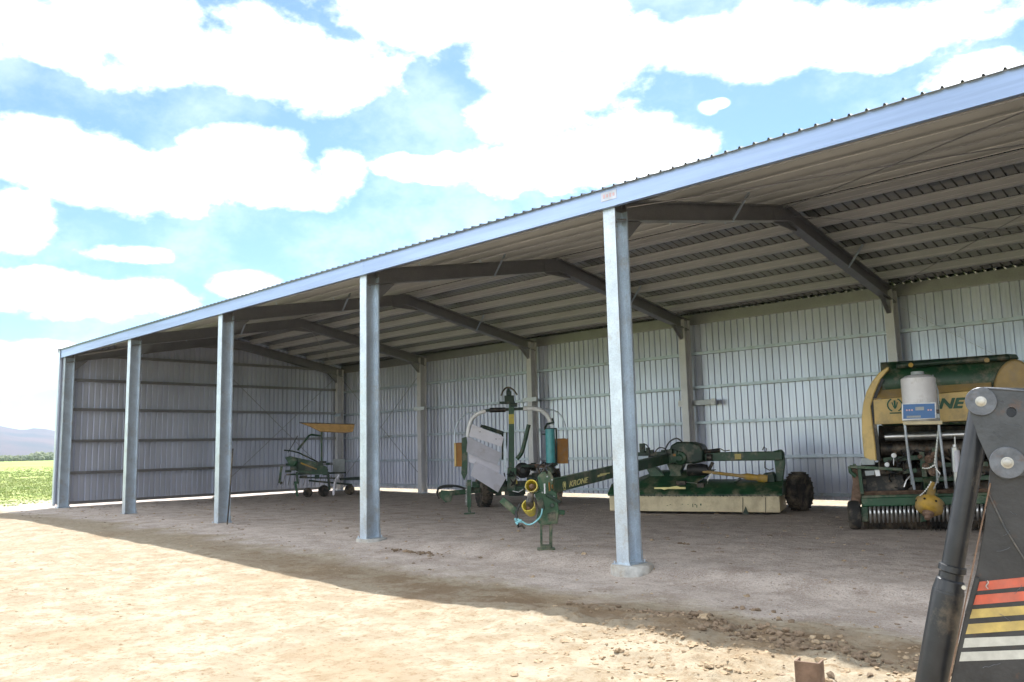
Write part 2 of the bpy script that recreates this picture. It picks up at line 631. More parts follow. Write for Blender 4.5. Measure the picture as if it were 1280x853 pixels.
def zsec(w_, h_, t=0.005, l=0.02):      # web at 0, bottom flange to +, top flange to -
    return [(0, 0), (w_, 0), (w_, l), (w_ - t, l), (w_ - t, t), (t, t), (t, h_), (-w_, h_), (-w_, h_ - l), (-w_ + t, h_ - l),
            (-w_ + t, h_ - t), (0, h_ - t)]


def flip(p):
    return [(-x, y) for x, y in p][::-1]


# ---------------------------------------------------------------- terrain
def vnoise(x, y, seed=0):
    xi = np.floor(x).astype(np.int64)
    yi = np.floor(y).astype(np.int64)
    fx = x - xi
    fy = y - yi
    fx = fx * fx * (3 - 2 * fx)
    fy = fy * fy * (3 - 2 * fy)

    def h(a, b):
        n = (a * 374761393 + b * 668265263 + seed * 982451653) & 0xffffffff
        n = ((n ^ (n >> 13)) * 1274126177) & 0xffffffff
        return ((n ^ (n >> 16)) & 0xffff) / 65535.0
    return (h(xi, yi) * (1 - fx) + h(xi + 1, yi) * fx) * (1 - fy) + (h(xi, yi + 1) * (1 - fx) + h(xi + 1, yi + 1) * fx) * fy


def fbm(x, y, seed=0, o=4):
    s = 0
    a = 0.5
    for k in range(o):
        s = s + a * vnoise(x * 2 ** k, y * 2 ** k, seed + k)
        a *= .5
    return s


def sst(a, b, x):
    t = np.clip((x - a) / (b - a), 0, 1)
    return t * t * (3 - 2 * t)


def gz(x, y):
    x = np.asarray(x, float)
    y = np.asarray(y, float)
    near = sst(-12, -2, x) * (1 - sst(40, 60, x)) * sst(-25, -14, y) * (1 - sst(11, 13, y))
    z = (fbm(x * .35, y * .35, 3) - .47) * 0.05 * near
    z = z + (fbm(x * 2.2, y * 2.2, 11) - .47) * 0.035 * near * (1 - .6 * sst(-.5, 1, y))
    z = z - 0.13 * sst(.55, -.12, y) * sst(14, 22, x) * near
    z = z + 0.09 * np.exp(-((x - 7) / 4.5) ** 2 - ((y + 2.7) / 1.3) ** 2)
    # churned mud thrown up along the drip line in front of the open bay
    band = np.exp(-((y + 2.55 + .3 * np.sin(x * .9)) / .75) ** 2) * sst(21.5, 24.5, x) * (1 - sst(33, 36, x))
    band2 = np.exp(-((y + 3.6) / 1.2) ** 2) * sst(24.5, 26.5, x) * (1 - sst(33, 36, x))
    rid = 1 - np.abs(2 * fbm(x * 1.6 + y * .6, y * 2.6, 21) - .94) * 1.6
    z = z + band * (0.02 + 0.085 * np.clip(rid, 0, 1) * fbm(x * 3, y * 3, 5) * 1.6 + .05 * (fbm(x * 7, y * 7, 8) - .45))
    z = z + band2 * (0.10 * np.abs(fbm(x * 3.1, y * 5, 31) - .47) * 2 + 0.085 * (fbm(x * 8, y * 10, 33) - .45))
    z = z + near * .022 * (fbm(x * 6, y * 8, 44, 5) - .47) * (1 - .65 * sst(-1.5, 0, y))
    return z


def gh(x, y):
    return float(gz(np.array([x]), np.array([y]))[0])


def axis(segs):
    out_ = []
    for a, b, st in segs:
        n = max(1, int(round((b - a) / st)))
        out_ += list(np.linspace(a, b, n, endpoint=False))
    out_.append(segs[-1][1])
    return np.array(out_)


xs = axis([(-9000, -2000, 1400), (-2000, -400, 400), (-400, -60, 60), (-60, -8, 4), (-8, 0, .35), (0, 14, .16), (14, 21, .09), (21, 31, .045),
           (31, 38, .35), (38, 100, 6), (100, 1000, 150), (1000, 9000, 2000)])
ys = axis([(-9000, -1000, 2000), (-1000, -60, 150), (-60, -12, 6), (-12, -9, .3), (-9, -1, .045), (-1, 4, .09), (4, 13, .16), (13, 60, 4),
           (60, 400, 60), (400, 2000, 400), (2000, 9000, 1400)])
X, Y = np.meshgrid(xs, ys)
Z = gz(X.ravel(), Y.ravel()).reshape(X.shape)
ny, nx = X.shape
me = bpy.data.meshes.new('ground')
vs = np.stack([X.ravel(), Y.ravel(), Z.ravel()], 1)
idx = np.arange(nx * ny).reshape(ny, nx)
q = np.stack([idx[:-1, :-1], idx[:-1, 1:], idx[1:, 1:], idx[1:, :-1]], -1).reshape(-1, 4)
me.vertices.add(len(vs))
me.vertices.foreach_set('co', vs.ravel())
me.loops.add(q.size)
me.loops.foreach_set('vertex_index', q.ravel())
me.polygons.add(len(q))
me.polygons.foreach_set('loop_start', np.arange(len(q)) * 4)
me.update(calc_edges=True)
me.validate()

gm = bpy.data.materials.new('dirt_and_pasture')
gm.use_nodes = True
t = gm.node_tree
b = t.nodes['Principled BSDF']
b.inputs['Roughness'].default_value = 0.95
b.inputs['Specular IOR Level'].default_value = 0.15
g = N(t, 'ShaderNodeNewGeometry')
sp = N(t, 'ShaderNodeSeparateXYZ')
t.links.new(g.outputs['Position'], sp.inputs[0])


def nzn(scale, detail=6, rough=.6, stretch=None):
    n = N(t, 'ShaderNodeTexNoise')
    n.inputs['Scale'].default_value = scale
    n.inputs['Detail'].default_value = detail
    n.inputs['Roughness'].default_value = rough
    if stretch:
        vm = N(t, 'ShaderNodeVectorMath', operation='MULTIPLY')
        vm.inputs[1].default_value = stretch
        t.links.new(g.outputs['Position'], vm.inputs[0])
        t.links.new(vm.outputs[0], n.inputs['Vector'])
    else:
        t.links.new(g.outputs['Position'], n.inputs['Vector'])
    return n.outputs[0]


def rng(v, a, b_, lo=0., hi=1., smooth=True):
    n = N(t, 'ShaderNodeMapRange')
    if smooth:
        n.interpolation_type = 'SMOOTHSTEP'
    n.inputs['From Min'].default_value = a
    n.inputs['From Max'].default_value = b_
    n.inputs['To Min'].default_value = lo
    n.inputs['To Max'].default_value = hi
    t.links.new(v, n.inputs['Value'])
    return n.outputs[0]


def mixc(f, a, b_):
    n = N(t, 'ShaderNodeMixRGB')
    t.links.new(f, n.inputs[0])
    for i, v in ((1, a), (2, b_)):
        if isinstance(v, tuple):
            n.inputs[i].default_value = (*v, 1)
        else:
            t.links.new(v, n.inputs[i])
    return n.outputs[0]


PX, PY = sp.outputs[0], sp.outputs[1]
big = nzn(.45, 5)
mid = nzn(2.3, 7, .65)
fine = nzn(14, 6, .7)
grit = nzn(55, 3, .8)
# sandy yard
yard = mixc(rng(mid, .38, .62), (0.305, 0.255, 0.185), (0.40, 0.35, 0.265))
yard = mixc(rng(big, .52, .66, 0, .55), yard, (0.30, 0.225, 0.145))
yard = mixc(rng(nzn(5.5, 7, .72), .50, .62, 0, .7), yard, (0.255, 0.195, 0.125))
yard = mixc(rng(fine, .52, .66, 0, .75), yard, (0.22, 0.15, 0.085))
# gravelly floor inside the shed
flo = mixc(rng(mid, .38, .62), (0.38, 0.315, 0.27), (0.52, 0.445, 0.39))
flo = mixc(rng(nzn(1.1, 4), .55, .70, 0, .6), flo, (0.24, 0.18, 0.14))
flo = mixc(rng(grit, .52, .62, 0, .7), flo, (0.58, 0.55, 0.52))
flo = mixc(rng(nzn(34, 4, .8), .55, .63, 0, .7), flo, (0.17, 0.14, 0.12))
flo = mixc(rng(fine, .60, .70, 0, .6), flo, (0.17, 0.13, 0.10))
edge = mth(t, 'ADD', PY, mth(t, 'MULTIPLY', mth(t, 'SUBTRACT', nzn(.8, 5), .5), 3.2))
inside = rng(edge, -1.9, -.9)
back_out = rng(PY, 10.7, 11.1)
inside = mth(t, 'MULTIPLY', inside, mth(t, 'SUBTRACT', 1.0, back_out))
colr = mixc(inside, yard, flo)
# brown damp soil along the drip line
wav = mth(t, 'ADD', PY, mth(t, 'MULTIPLY', mth(t, 'SUBTRACT', nzn(.9, 5), .5), 1.6))
bnd = mth(t, 'MULTIPLY', rng(wav, -3.0, -2.3), mth(t, 'SUBTRACT', 1.0, rng(wav, -2.0, -1.5)))
bnd = mth(t, 'MULTIPLY', bnd, rng(PX, 12, 23, .35, 1))
bnd = mth(t, 'MULTIPLY', bnd, rng(mid, .36, .56))
colr = mixc(mth(t, 'MULTIPLY', bnd, .85), colr, (0.18, 0.12, 0.07))
# pasture beyond
gx = mth(t, 'ADD', PX, mth(t, 'MULTIPLY', mth(t, 'SUBTRACT', nzn(.35, 6), .5), 14))
gmask = mth(t, 'SUBTRACT', 1.0, rng(gx, -7.5, -1.0))
gy = mth(t, 'ADD', PY, mth(t, 'MULTIPLY', mth(t, 'SUBTRACT', nzn(.35, 6), .5), 8))
gmask = mth(t, 'MAXIMUM', gmask, rng(gy, 19, 24))
gmask = mth(t, 'MAXIMUM', gmask, mth(t, 'SUBTRACT', 1.0, rng(PY, -40, -30)))
grs = mixc(rng(nzn(.12, 7, .7), .4, .6), (0.20, 0.275, 0.07), (0.30, 0.36, 0.115))
grs = mixc(rng(nzn(.9, 6, .7), .52, .66, 0, .5), grs, (0.46, 0.44, 0.20))
grs = mixc(rng(nzn(.02, 5, .7, (1, 3, 1)), .52, .62, 0, .5), grs, (0.42, 0.46, 0.18))
colr = mixc(gmask, colr, grs)
t.links.new(colr, b.inputs['Base Color'])
bh = mth(t, 'ADD', mth(t, 'MULTIPLY', fine, .6), mth(t, 'MULTIPLY', grit, .25))
bh = mth(t, 'ADD', bh, mth(t, 'MULTIPLY', mid, 1.2))
bp = N(t, 'ShaderNodeBump')
bp.inputs['Strength'].default_value = 0.9
bp.inputs['Distance'].default_value = 0.05
t.links.new(bh, bp.inputs['Height'])
t.links.new(bp.outputs[0], b.inputs['Normal'])
ground = link('ground', me, gm, None, 0, 0)
me.polygons.foreach_set('use_smooth', [True] * len(me.polygons))
tag(ground, 'sandy dirt yard running into green pasture beyond the shed', kind='structure')


# ---------------------------------------------------------------- hills (polar height field about the yard)
def hills():
    naz, nr = 260, 36
    azs = np.linspace(R(-150), R(25), naz)
    rs = np.linspace(3600, 7400, nr)
    A, RR = np.meshgrid(azs, rs)
    deg = np.degrees(A)
    # ridge elevation over azimuth
    ridge = np.interp(deg, [-150, -130, -112, -100, -90, -82, -78.3, -76.3, -75.4, -74.9, -74.2, -73.6, -72.8, -70, -62, -50, -35, -15, 5, 25],
                      [.6, 1.1, .7, 1.3, 1.0, 1.5, 2.1, 1.9, 1.72, 1.62, 1.68, 1.6, 1.45, 1.5, 1.0, 1.4, .8, 1.1, .5, .7])
    H = 5500 * np.tan(np.radians(ridge)) * 1.22
    prof = np.sin(np.clip((RR - 3600) / 3800, 0, 1) * np.pi) ** .8
    Xw = CX + RR * np.sin(A)
    Yw = CY + RR * np.cos(A)
    n1 = fbm(Xw / 620, Yw / 620, 71, 6)
    n2 = 1 - np.abs(2 * fbm(Xw / 300, Yw / 300, 81, 5) - .95)
    Zw = H * prof * (.62 + .42 * n1 + .22 * (n2 - .6)) - 6
    Zw = np.where(prof < .03, -8, Zw)
    me = bpy.data.meshes.new('hills')
    vs = np.stack([Xw.ravel(), Yw.ravel(), Zw.ravel()], 1)
    idx = np.arange(naz * nr).reshape(nr, naz)
    q = np.stack([idx[:-1, :-1], idx[:-1, 1:], idx[1:, 1:], idx[1:, :-1]], -1).reshape(-1, 4)
    me.from_pydata(vs.tolist(), [], q.tolist())
    m = mat('hill_scrub', (0.03, 0.04, 0.04), 0.95, 0, 0.3, 0.004, col2=(0.09, 0.06, 0.055))
    o = link('hills', me, m, None, 0, 0)
    me.polygons.foreach_set('use_smooth', [True] * len(me.polygons))
    tag(o, 'hazy blue and pink hills on the horizon', kind='structure')


hills()


def far_trees():
    mb = MB()
    rnd = random.Random(5)
    for k in range(3400):
        a = R(rnd.uniform(-120, -20)) if k % 3 else R(rnd.uniform(-82, -70))
        r = rnd.uniform(950, 1400)
        h = rnd.uniform(4.0, 7.4) * (1 + (r - 950) / 1400) * (.8 + .5 * mnoise.noise((a * 40, 0, 0)))
        x, y = CX + r * math.sin(a), CY + r * math.cos(a)
        for j in range(3):
            rr = h * rnd.uniform(.22, .42)
            mb.blob((x + rnd.uniform(-1, 1) * h * .45, y + rnd.uniform(-1, 1) * h * .45, h * (.30 + .25 * j)), rr, (1.2, 1.2, 1), .35)
    m = mat('far_foliage', (0.11, 0.14, 0.07), 0.95, 0, 0.4, 0.09, col2=(0.19, 0.21, 0.12))
    o = mb.build('distant_trees', m, None, 0, 0)
    tag(o, 'low belt of grey green bush along the far side of the field', 'trees', kind='stuff')


far_trees()


def grass():
    rnd = np.random.RandomState(3)
    V = []
    Fc = []
    n = 52000
    # rows towards the field's far side, denser near the yard
    xg = -2.0 - rnd.gamma(1.5, 22, n)
    yg = rnd.uniform(-14, 60, n)
    frac = (yg - CY) / (-(xg - CX))
    for x, y, f in zip(xg, yg, frac):
        if f < .02 or f > .75 or x < -160:
            continue
        if vnoise(np.array([x * .35]), np.array([y * .35]), 9)[0] < .33 * (1 if x > -14 else .4):
            continue
        h = rnd.uniform(.03, .09) * (1 if x < -9 else .7)
        wd = .035 + .0012 * (-x)
        for _ in range(3):
            a = rnd.uniform(0, 6.28)
            cx_, cy_ = x + rnd.uniform(-.15, .15), y + rnd.uniform(-.15, .15)
            dx, dy = math.cos(a) * wd, math.sin(a) * wd
            lx, ly = rnd.uniform(-.08, .08), rnd.uniform(-.08, .08)
            i = len(V)
            V += [(cx_ - dx, cy_ - dy, -.01), (cx_ + dx, cy_ + dy, -.01), (cx_ + lx, cy_ + ly, h)]
            Fc.append((i, i + 1, i + 2))
    me = bpy.data.meshes.new('grass')
    me.from_pydata(V, [], Fc)
    m = mat('pasture_blades', (0.24, 0.31, 0.10), 0.8, 0, 0.3, 0.5, col2=(0.36, 0.38, 0.17))
    b = m.node_tree.nodes['Principled BSDF']
    o = link('grass', me, m, None, 0, 0)
    tag(o, 'short bright green pasture grass left of the shed', 'grass', kind='stuff')


grass()


def clods():
    mb = MB()
    rnd = random.Random(11)
    n = 0
    while n < 4200:
        k = rnd.random()
        if k < .45:                       # churned strip
            x = 24.6 + 6.4 * rnd.random() ** .75
            y = -2.7 - abs(rnd.gauss(0, .8)) if rnd.random() < .75 else rnd.gauss(-2.4, .35)
            s = abs(rnd.gauss(0, .008)) + .005
            if rnd.random() < .03:
                s *= 2.0
        elif k < .72:                     # yard
            x = rnd.uniform(8, 31)
            y = rnd.uniform(-8.5, -1)
            s = abs(rnd.gauss(0, .006)) + .004
        else:                             # shed floor
            x = rnd.uniform(1, 30)
            y = rnd.uniform(-1.5, 9.5)
            s = abs(rnd.gauss(0, .009)) + .005
        s = min(s, .05)
        if vnoise(np.array([x * 1.3]), np.array([y * 1.3]), 77)[0] < .35 and rnd.random() < .8:
            continue
        z = gh(x, y)
        mb.blob((x, y, z + s * .02), s, (1 + rnd.random() * .6, 1 + rnd.random() * .6, .8), .42, 2 if s > .018 else 1)
        n += 1
    m = mat('clod_soil', (0.25, 0.18, 0.11), 0.95, 0, 0.3, 3, 0.4, 60, col2=(0.42, 0.32, 0.21))
    o = mb.build('dirt_clods', m, None, 0, 0)
    tag(o, 'loose clods and stones scattered over the dirt', 'soil', kind='stuff')


clods()


def crumbs():
    mb = MB()
    rnd = random.Random(31)
    for (hx, hy, hr, n) in ((18.9, -.35, .30, 90), (19.25, -.2, .2, 50), (25.4, -1.1, .16, 24), (9.0, 3.5, .15, 20), (20.4, 3.5, .12, 24), (22.4, 2.3, .12, 20),
                            (25.1, -2.05, .5, 150), (25.7, -2.25, .55, 190), (26.2, -2.2, .35, 90), (26.5, -2.55, .45, 150), (27.1, -2.5, .4, 110),
                            (27.6, -2.75, .5, 150), (24.2, -2.2, .3, 40), (26.9, -3.1, .4, 70), (27.7, -3.4, .4, 70), (25.9, -1.5, .2, 20)):
        for j in range(int(n * .8)):
            a = rnd.uniform(0, 6.28)
            rr = hr * abs(rnd.gauss(0, .6))
            x, y = hx + 1.6 * rr * math.cos(a), hy + .55 * rr * math.sin(a)
            if y < -2.75 and rnd.random() < .8:
                continue
            s = .005 + .026 * rnd.random() ** 3
            mb.blob((x, y, gh(x, y) + s * .35), s, (1.3, 1.2, .8), .4)
    for j in range(1300):
        x = rnd.uniform(1, 30)
        y = rnd.uniform(-2.2, 9.8)
        if vnoise(np.array([x * .9]), np.array([y * .9]), 55)[0] < .45 and rnd.random() < .85:
            continue
        s = abs(rnd.gauss(0, .010)) + .006
        mb.blob((x, y, gh(x, y) + s * .1), s, (1.8, 1.2, .45), .4)
    m = mat('dark_mud', (0.12, 0.085, 0.055), 0.95, 0, 0.3, 4, 0.4, 60, col2=(0.27, 0.195, 0.13))
    o = mb.build('mud_crumbs', m, None, 0, 0)
    tag(o, 'dark crumbled mud and litter on the shed floor and along its edge', 'mud', kind='stuff')


crumbs()

# ---------------------------------------------------------------- the shed
COLX = [0.645, 6.03, 11.47, 17.17, 22.97, 28.70, 34.45]
BACKX = [0.60, 5.98, 11.58, 17.38, 22.93, 28.70, 34.45]
RY = 5.46
SL = 0.185
DY = 10.77


def zs(y):            # underside of the roof sheet
    return 5.11 + SL * (y if y < RY else 2 * RY - y)


shed = thing('machinery_shed', (17.5, 5.4, 0), 'long open fronted galvanised steel machinery shed with corrugated roof', 'shed')

PITCHX = 0.19
RIB = [(0, 0), (.060, 0), (.064, .003), (.074, .003), (.078, 0), (.134, 0), (.146, .036), (.172, .036), (.184, 0)]


def corr(x0, x1):
    pts = []
    x = x0
    while x < x1:
        for a, h in RIB:
            pts.append((min(x + a, x1), h))
        x += PITCHX
    pts.append((x1, 0))
    return pts


def sheet_rows(rows, name, m):
    mb = MB()
    for ra, rb in zip(rows, rows[1:]):
        va = [mb.b.verts.new(p) for p in ra]
        vb = [mb.b.verts.new(p) for p in rb]
        for i in range(len(va) - 1):
            mb.b.faces.new((va[i], va[i + 1], vb[i + 1], vb[i]))
    o = mb.build(name, m, shed, 0, 25, merge=True)
    return o


keep = RIB
RIB = [(0, 0), (.140, 0), (.152, .027), (.168, .027), (.180, 0)]
pr = corr(0.40, 34.78)
RIB = keep
nf = Vector((0, -SL, 1)).normalized()
nb_ = Vector((0, SL, 1)).normalized()
ya, yb = -.13, 11.05
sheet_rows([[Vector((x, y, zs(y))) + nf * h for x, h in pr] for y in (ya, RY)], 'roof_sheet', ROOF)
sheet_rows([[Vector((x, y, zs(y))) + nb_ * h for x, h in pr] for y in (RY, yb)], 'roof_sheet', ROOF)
rc = MB()
rc.extr([(-.2, -.2 * SL + .034), (0, .034), (.2, -.2 * SL + .034), (.2, -.2 * SL + .037), (0, .039), (-.2, -.2 * SL + .037)], (0.38, RY, zs(RY)),
        (34.8, RY, zs(RY)))
rc.build('ridge_cap', ROOF, shed, 0, 0)
# back wall sheet: ribs stand outwards
pw = corr(0.44, 34.72)
yw = DY + .165
zt = zs(yw) - .01
o = sheet_rows([[(x, yw + h, 0.12) for x, h in pw], [(x, yw + h, zt) for x, h in pw]], 'back_wall_sheet', ZINC)
# gable sheets
for gx, sg in ((0.44, -1), (34.72, 1)):
    keep = RIB
    RIB = [(0, 0), (.118, 0), (.136, .045), (.166, .045), (.184, 0)]
    pg = corr(-.06, yw)
    RIB = keep
    lo, hi = [], []
    for y, h in pg:
        lo.append((gx + sg * h, y, 0.11))
        hi.append((gx + sg * h, y, zs(y) - .012))
    sheet_rows([lo, hi], 'gable_wall_sheet', ZINC)
# corner and barge flashings
fl = MB()
for gx, wd_ in ((0.375, .150), (34.78, -.150)):
    fl.box((gx + wd_ / 2, -.098, 2.58), (abs(wd_), .004, 5.04))
    fl.box((gx + (.002 if wd_ > 0 else -.002), -.046, 2.58), (.004, .10, 5.04))
fl.build('corner_flashing', GALV, shed, 0, 0)
fl = MB()
for gx in (0.385, 34.775):
    for y0, y1 in ((-.13, RY), (RY, 11.05)):
        fl.beam((gx, y0, zs(y0) - .03), (gx, y1, zs(y1) - .03), .008, .15)
        fl.beam((gx + (.06 if gx < 5 else -.06), y0, zs(y0) + .036), (gx + (.06 if gx < 5 else -.06), y1, zs(y1) + .036), .13, .006)
fl.build('barge_flashing', GALV, shed, 0, 0)

# front fascia: a deep C section whose web faces the yard, in lapped lengths
fx = [0.40, 5.9, 11.6, 17.05, 23.1, 28.9, 34.78]
mbf = MB()
for i in range(6):
    st = 0.002 * (i % 2)
    a, b2 = fx[i], fx[i + 1] + (.25 if i < 5 else 0)
    e = -.078 + st
    mbf.extr([(e, 0), (e + .07, 0), (e + .07, .02), (e + .066, .02), (e + .066, .004), (e + .004, .004), (e + .004, .262), (e + .066, .262),
              (e + .066, .246), (e + .07, .246), (e + .07, .266), (e, .266)][::-1], (b2, 0, 4.829 + st), (a, 0, 4.829 + st))
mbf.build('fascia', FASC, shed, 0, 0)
# narrow folded lip under the sheet edge
MB().beam((.4, -.085, 5.098), (34.78, -.085, 5.098), .012, .014).build('drip_edge', GALV_D, shed, 0, 0)
stk = MB().box((23.04, -.0815, 4.985), (.27, .003, .125)).build('sticker', STICK, shed, 0, 0)
stm = MB()
for i in range(4):
    stm.box((22.96 + .055 * i, -.0845, 4.99), (.03, .003, .055 - .012 * (i % 2)))
stm.build('sticker_print', STICKR, stk, 0, 0)

# columns
for i, x in enumerate(COLX):
    top = 4.825
    c = MB()
    c.extr(isec(.2, .3), (x, .15, 0.012), (x, .15, top), (0, 1, 0))
    o = c.build('column', GALV, shed, 0, 0)
    # upper length behind the fascia
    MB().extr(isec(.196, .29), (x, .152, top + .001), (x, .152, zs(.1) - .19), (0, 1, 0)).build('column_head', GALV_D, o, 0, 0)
    p = MB()
    p.box((x, .15, 0.006), (.30, .38, .012))
    p.box((x + .06, .30 + .012, .09), (.08, .012, .15))
    for sx in (-.12, .12):
        for sy in (-.02, .32):
            p.tube((x + sx, sy, .012), (x + sx, sy, .045), .012, seg=6)
    p.build('base_plate', GALV, o, 0, 0)
    f = MB()
    f.lathe((x + .05, .14, -.35), (0, 0, 1), [(0, .29), (.10, .30), (.25, .285), (.33, .285), (.347, .275), (.35, .25)], 11)
    f.build('footing', CONC, o, 0, 30)
    bo = MB()
    for z in (4.60, 4.66):
        for dx in (-.05, .05):
            bo.tube((x + .006, .1 + dx, z), (x + .02, .1 + dx, z), .012, seg=6)
    bo.build('bolt', BOLT, o, 0, 0)
for i, x in enumerate(BACKX):
    c = MB()
    c.extr(isec(.2, .3), (x, DY - .15, 0.012), (x, DY - .15, zs(DY - .15) - .2), (0, 1, 0))
    o = c.build('column', GALV_B, shed, 0, 0)
    MB().box((x, DY - .15, 0.006), (.30, .38, .012)).build('base_plate', GALV, o, 0, 0)
    MB().lathe((x, DY - .15, -.35), (0, 0, 1), [(0, .28), (.33, .29), (.345, .27)], 20).build('footing', CONC, o, 0, 30)
# gable mid columns
for x in (.70, 34.46):
    c = MB()
    c.extr(csec(.1, .2), (x, 5.36, .06), (x, 5.36, zs(5.4) - .45), (0, 1, 0))
    o = c.build('column', GALV, shed, 0, 0)
    MB().box((x - .05, 5.46, -.1), (.42, .42, .32)).build('footing', CONC, o, .01)

# rafters, haunches and fly braces
for i in range(7):
    xa, xb = COLX[i], BACKX[i]
    xm = (xa + xb) / 2
    r = MB()
    hh = .15
    r.extr(isec(.196, .3), (xa, .02, zs(.02) - .165 - hh), (xm, RY - .004, zs(RY) - .165 - hh))
    r.extr(isec(.196, .3), (xm, RY + .004, zs(RY) - .165 - hh), (xb, DY - .02, zs(DY) - .165 - hh))
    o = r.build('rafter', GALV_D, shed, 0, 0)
    hgt = MB()
    # apex plates and knee gussets
    zr = zs(RY)
    for sx in (-.012, .012):
        hgt.prism([(xm + sx - .004, RY - .45, zr - .5 - .08), (xm + sx - .004, RY + .45, zr - .5 - .08), (xm + sx - .004, RY + .45, zr - .21 - .08),
                   (xm + sx - .004, RY, zr - .21), (xm + sx - .004, RY - .45, zr - .21 - .08)], (.008, 0, 0))
    for xx, yy, sg in ((xa, .30, 1), (xb, DY - .30, -1)):
        zz = zs(yy) - .5
        hgt.prism([(xx - .05, yy, zz + .02), (xx - .05, yy + sg * .42, zz + .1), (xx - .05, yy, zz - .28)], (.10, 0, 0))
    hgt.build('haunch_plate', GALV_D, o, 0, 0)
    if 0 < i < 6:
        for yy, dx in ((3.35, .42), (3.35, -.42), (8.15, .42), (1.65, -.42)):
            x0 = xa + (xb - xa) * yy / DY
            MB().extr([(0, 0), (.05, 0), (.05, .004), (.004, .004), (.004, .05), (0, .05)], (x0 + math.copysign(.08, dx), yy, zs(yy) - .49),
                      (x0 + dx, yy, zs(yy) - .06)).build('fly_brace', GALV, o, 0, 0)
# purlins
for y in (.82, 1.68, 2.52, 3.38, 4.24, 5.12):
    MB().extr(zsec(.075, .152), (.46, y, zs(y) - .156 - SL * .04), (34.7, y, zs(y) - .156 - SL * .04), nf).build('purlin', PURL, shed, 0, 0)
    MB().tube((.47, y - .078, zs(y) - .156 - SL * .118), (34.69, y - .078, zs(y) - .156 - SL * .118), .009, seg=6).build('purlin_lip_glint', STEEL, shed, 0, 60)  # bright tube added to draw the flange edge as a sky-lit line
for y in (5.78, 6.60, 7.42, 8.26, 9.10, 9.94):
    MB().extr(flip(zsec(.075, .152)), (.46, y, zs(y) - .156 - SL * .04), (34.7, y, zs(y) - .156 - SL * .04), nb_).build('purlin', PURL, shed, 0, 0)
    MB().tube((.47, y - .078, zs(y) - .150 + SL * .04), (34.69, y - .078, zs(y) - .150 + SL * .04), .007, seg=6).build('purlin_lip_glint', GALV_B, shed, 0, 60)
# back eave beam, between the column heads
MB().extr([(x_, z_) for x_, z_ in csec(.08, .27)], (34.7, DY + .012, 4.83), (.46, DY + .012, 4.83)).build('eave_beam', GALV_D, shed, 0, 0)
# girts
for z in (.22, 1.15, 2.08, 3.05, 3.98):
    g_ = MB()
    g_.extr([(0, 0), (.14, 0), (.14, .02), (.136, .02), (.136, .004), (.004, .004), (.004, .07), (.136, .07), (.136, .05), (.14, .05), (.14, .075), (0, .075)],
            (34.68, DY + .012, z), (.48, DY + .012, z))
    g_.build('girt', GALV, shed, 0, 0)
for gx in (.46, 34.70):
    sg = 1 if gx < 5 else -1
    for z in (.13, 1.09, 2.12, 3.15, 4.12, 4.95, 5.55):
        y0 = 0.0 if z < 4.7 else (z + .35 - 5.11) / SL
        y1 = 10.9 if z < 4.7 else 2 * RY - y0
        if y1 - y0 < .5:
            continue
        g_ = MB()
        g_.beam((gx + sg * .06, y0, z + .04), (gx + sg * .06, y1, z + .04), .12, .006)
        g_.beam((gx + sg * .125, y0, z), (gx + sg * .125, y1, z), .006, .09)
        g_.beam((gx + sg * .07, y0, z - .042), (gx + sg * .07, y1, z - .042), .10, .006)
        g_.build('girt', GALV_D, shed, 0, 0)
# short bright girt cleats standing past the columns
for x, z, m_ in ((5.98, 3.06, CLEAT), (11.58, 3.07, CLEAT), (.60, 3.06, GALV)):
    MB().box((x + .02, DY - .31, z + .02), (.60, .014, .13)).build('girt_cleat', m_, shed, 0.003)
x = 17.38
MB().box((x + .42, DY - .05, 2.66), (.62, .10, .14)).build('girt_cleat', GALV_D, shed, 0.003)
for dx in (-.26, .78):
    MB().box((x + dx, DY - .12, 2.66), (.13, .05, .17)).build('cleat_cap', WHITE, shed, 0.004)
MB().box((22.5, DY - .12, 2.78), (.14, .05, .17)).build('cleat_cap', WHITE, shed, 0.004)
MB().box((6.03, 0.0, 3.02), (.24, .02, .11)).build('girt_cleat', WHITE, shed, 0.003) if False else None


# bracing rods and straps
def rod(p0, p1, r=.009):
    MB().tube(p0, p1, r, seg=6).build('brace_rod', GALV_D, shed, 0, 0)


def rz(x, y):
    return (x, y, zs(y) - .27)


rod(rz(22.97, 5.2), rz(28.7, .3))
rod(rz(22.97, .3), rz(28.7, 5.2))
rod(rz(22.95, 10.4), rz(28.7, 5.7))
rod(rz(22.95, 5.7), rz(28.7, 10.4))
rod(rz(.72, 10.4), rz(6.0, 5.7))
rod(rz(.72, 5.7), rz(6.0, 10.4))
rod(rz(.72, .4), rz(6.0, 5.2))
rod(rz(.72, 5.2), rz(6.0, .4))
rod((5.9, DY - .06, 4.5), (.8, DY - .06, .5))
rod((.75, DY - .06, 4.5), (5.9, DY - .06, .5))
rod((.62, 5.5, 4.7), (.62, 10.4, .4))
rod((.62, 10.4, 4.6), (.62, 5.5, .4))
bs = MB()
bs.beam((23.1, DY - .04, 4.55), (28.6, DY - .04, .75), .006, .055, (0, 1, 0))
bs.beam((23.1, DY - .055, .75), (28.6, DY - .055, 4.55), .006, .055, (0, 1, 0))
bs.build('brace_strap', GALV_B, shed, 0, 0)

# ---------------------------------------------------------------- loose bar against the third column
P2 = Plane(11.47, -.03, 0.0)
o = MB().poly([P2(284, 656, -.16), P2(287, 620, -.07), P2(291, 561, .02)], .017, 8).build('steel_bar', DARK)
tag(o, 'thin dark steel bar leaning on the third front column from the left', 'bar')


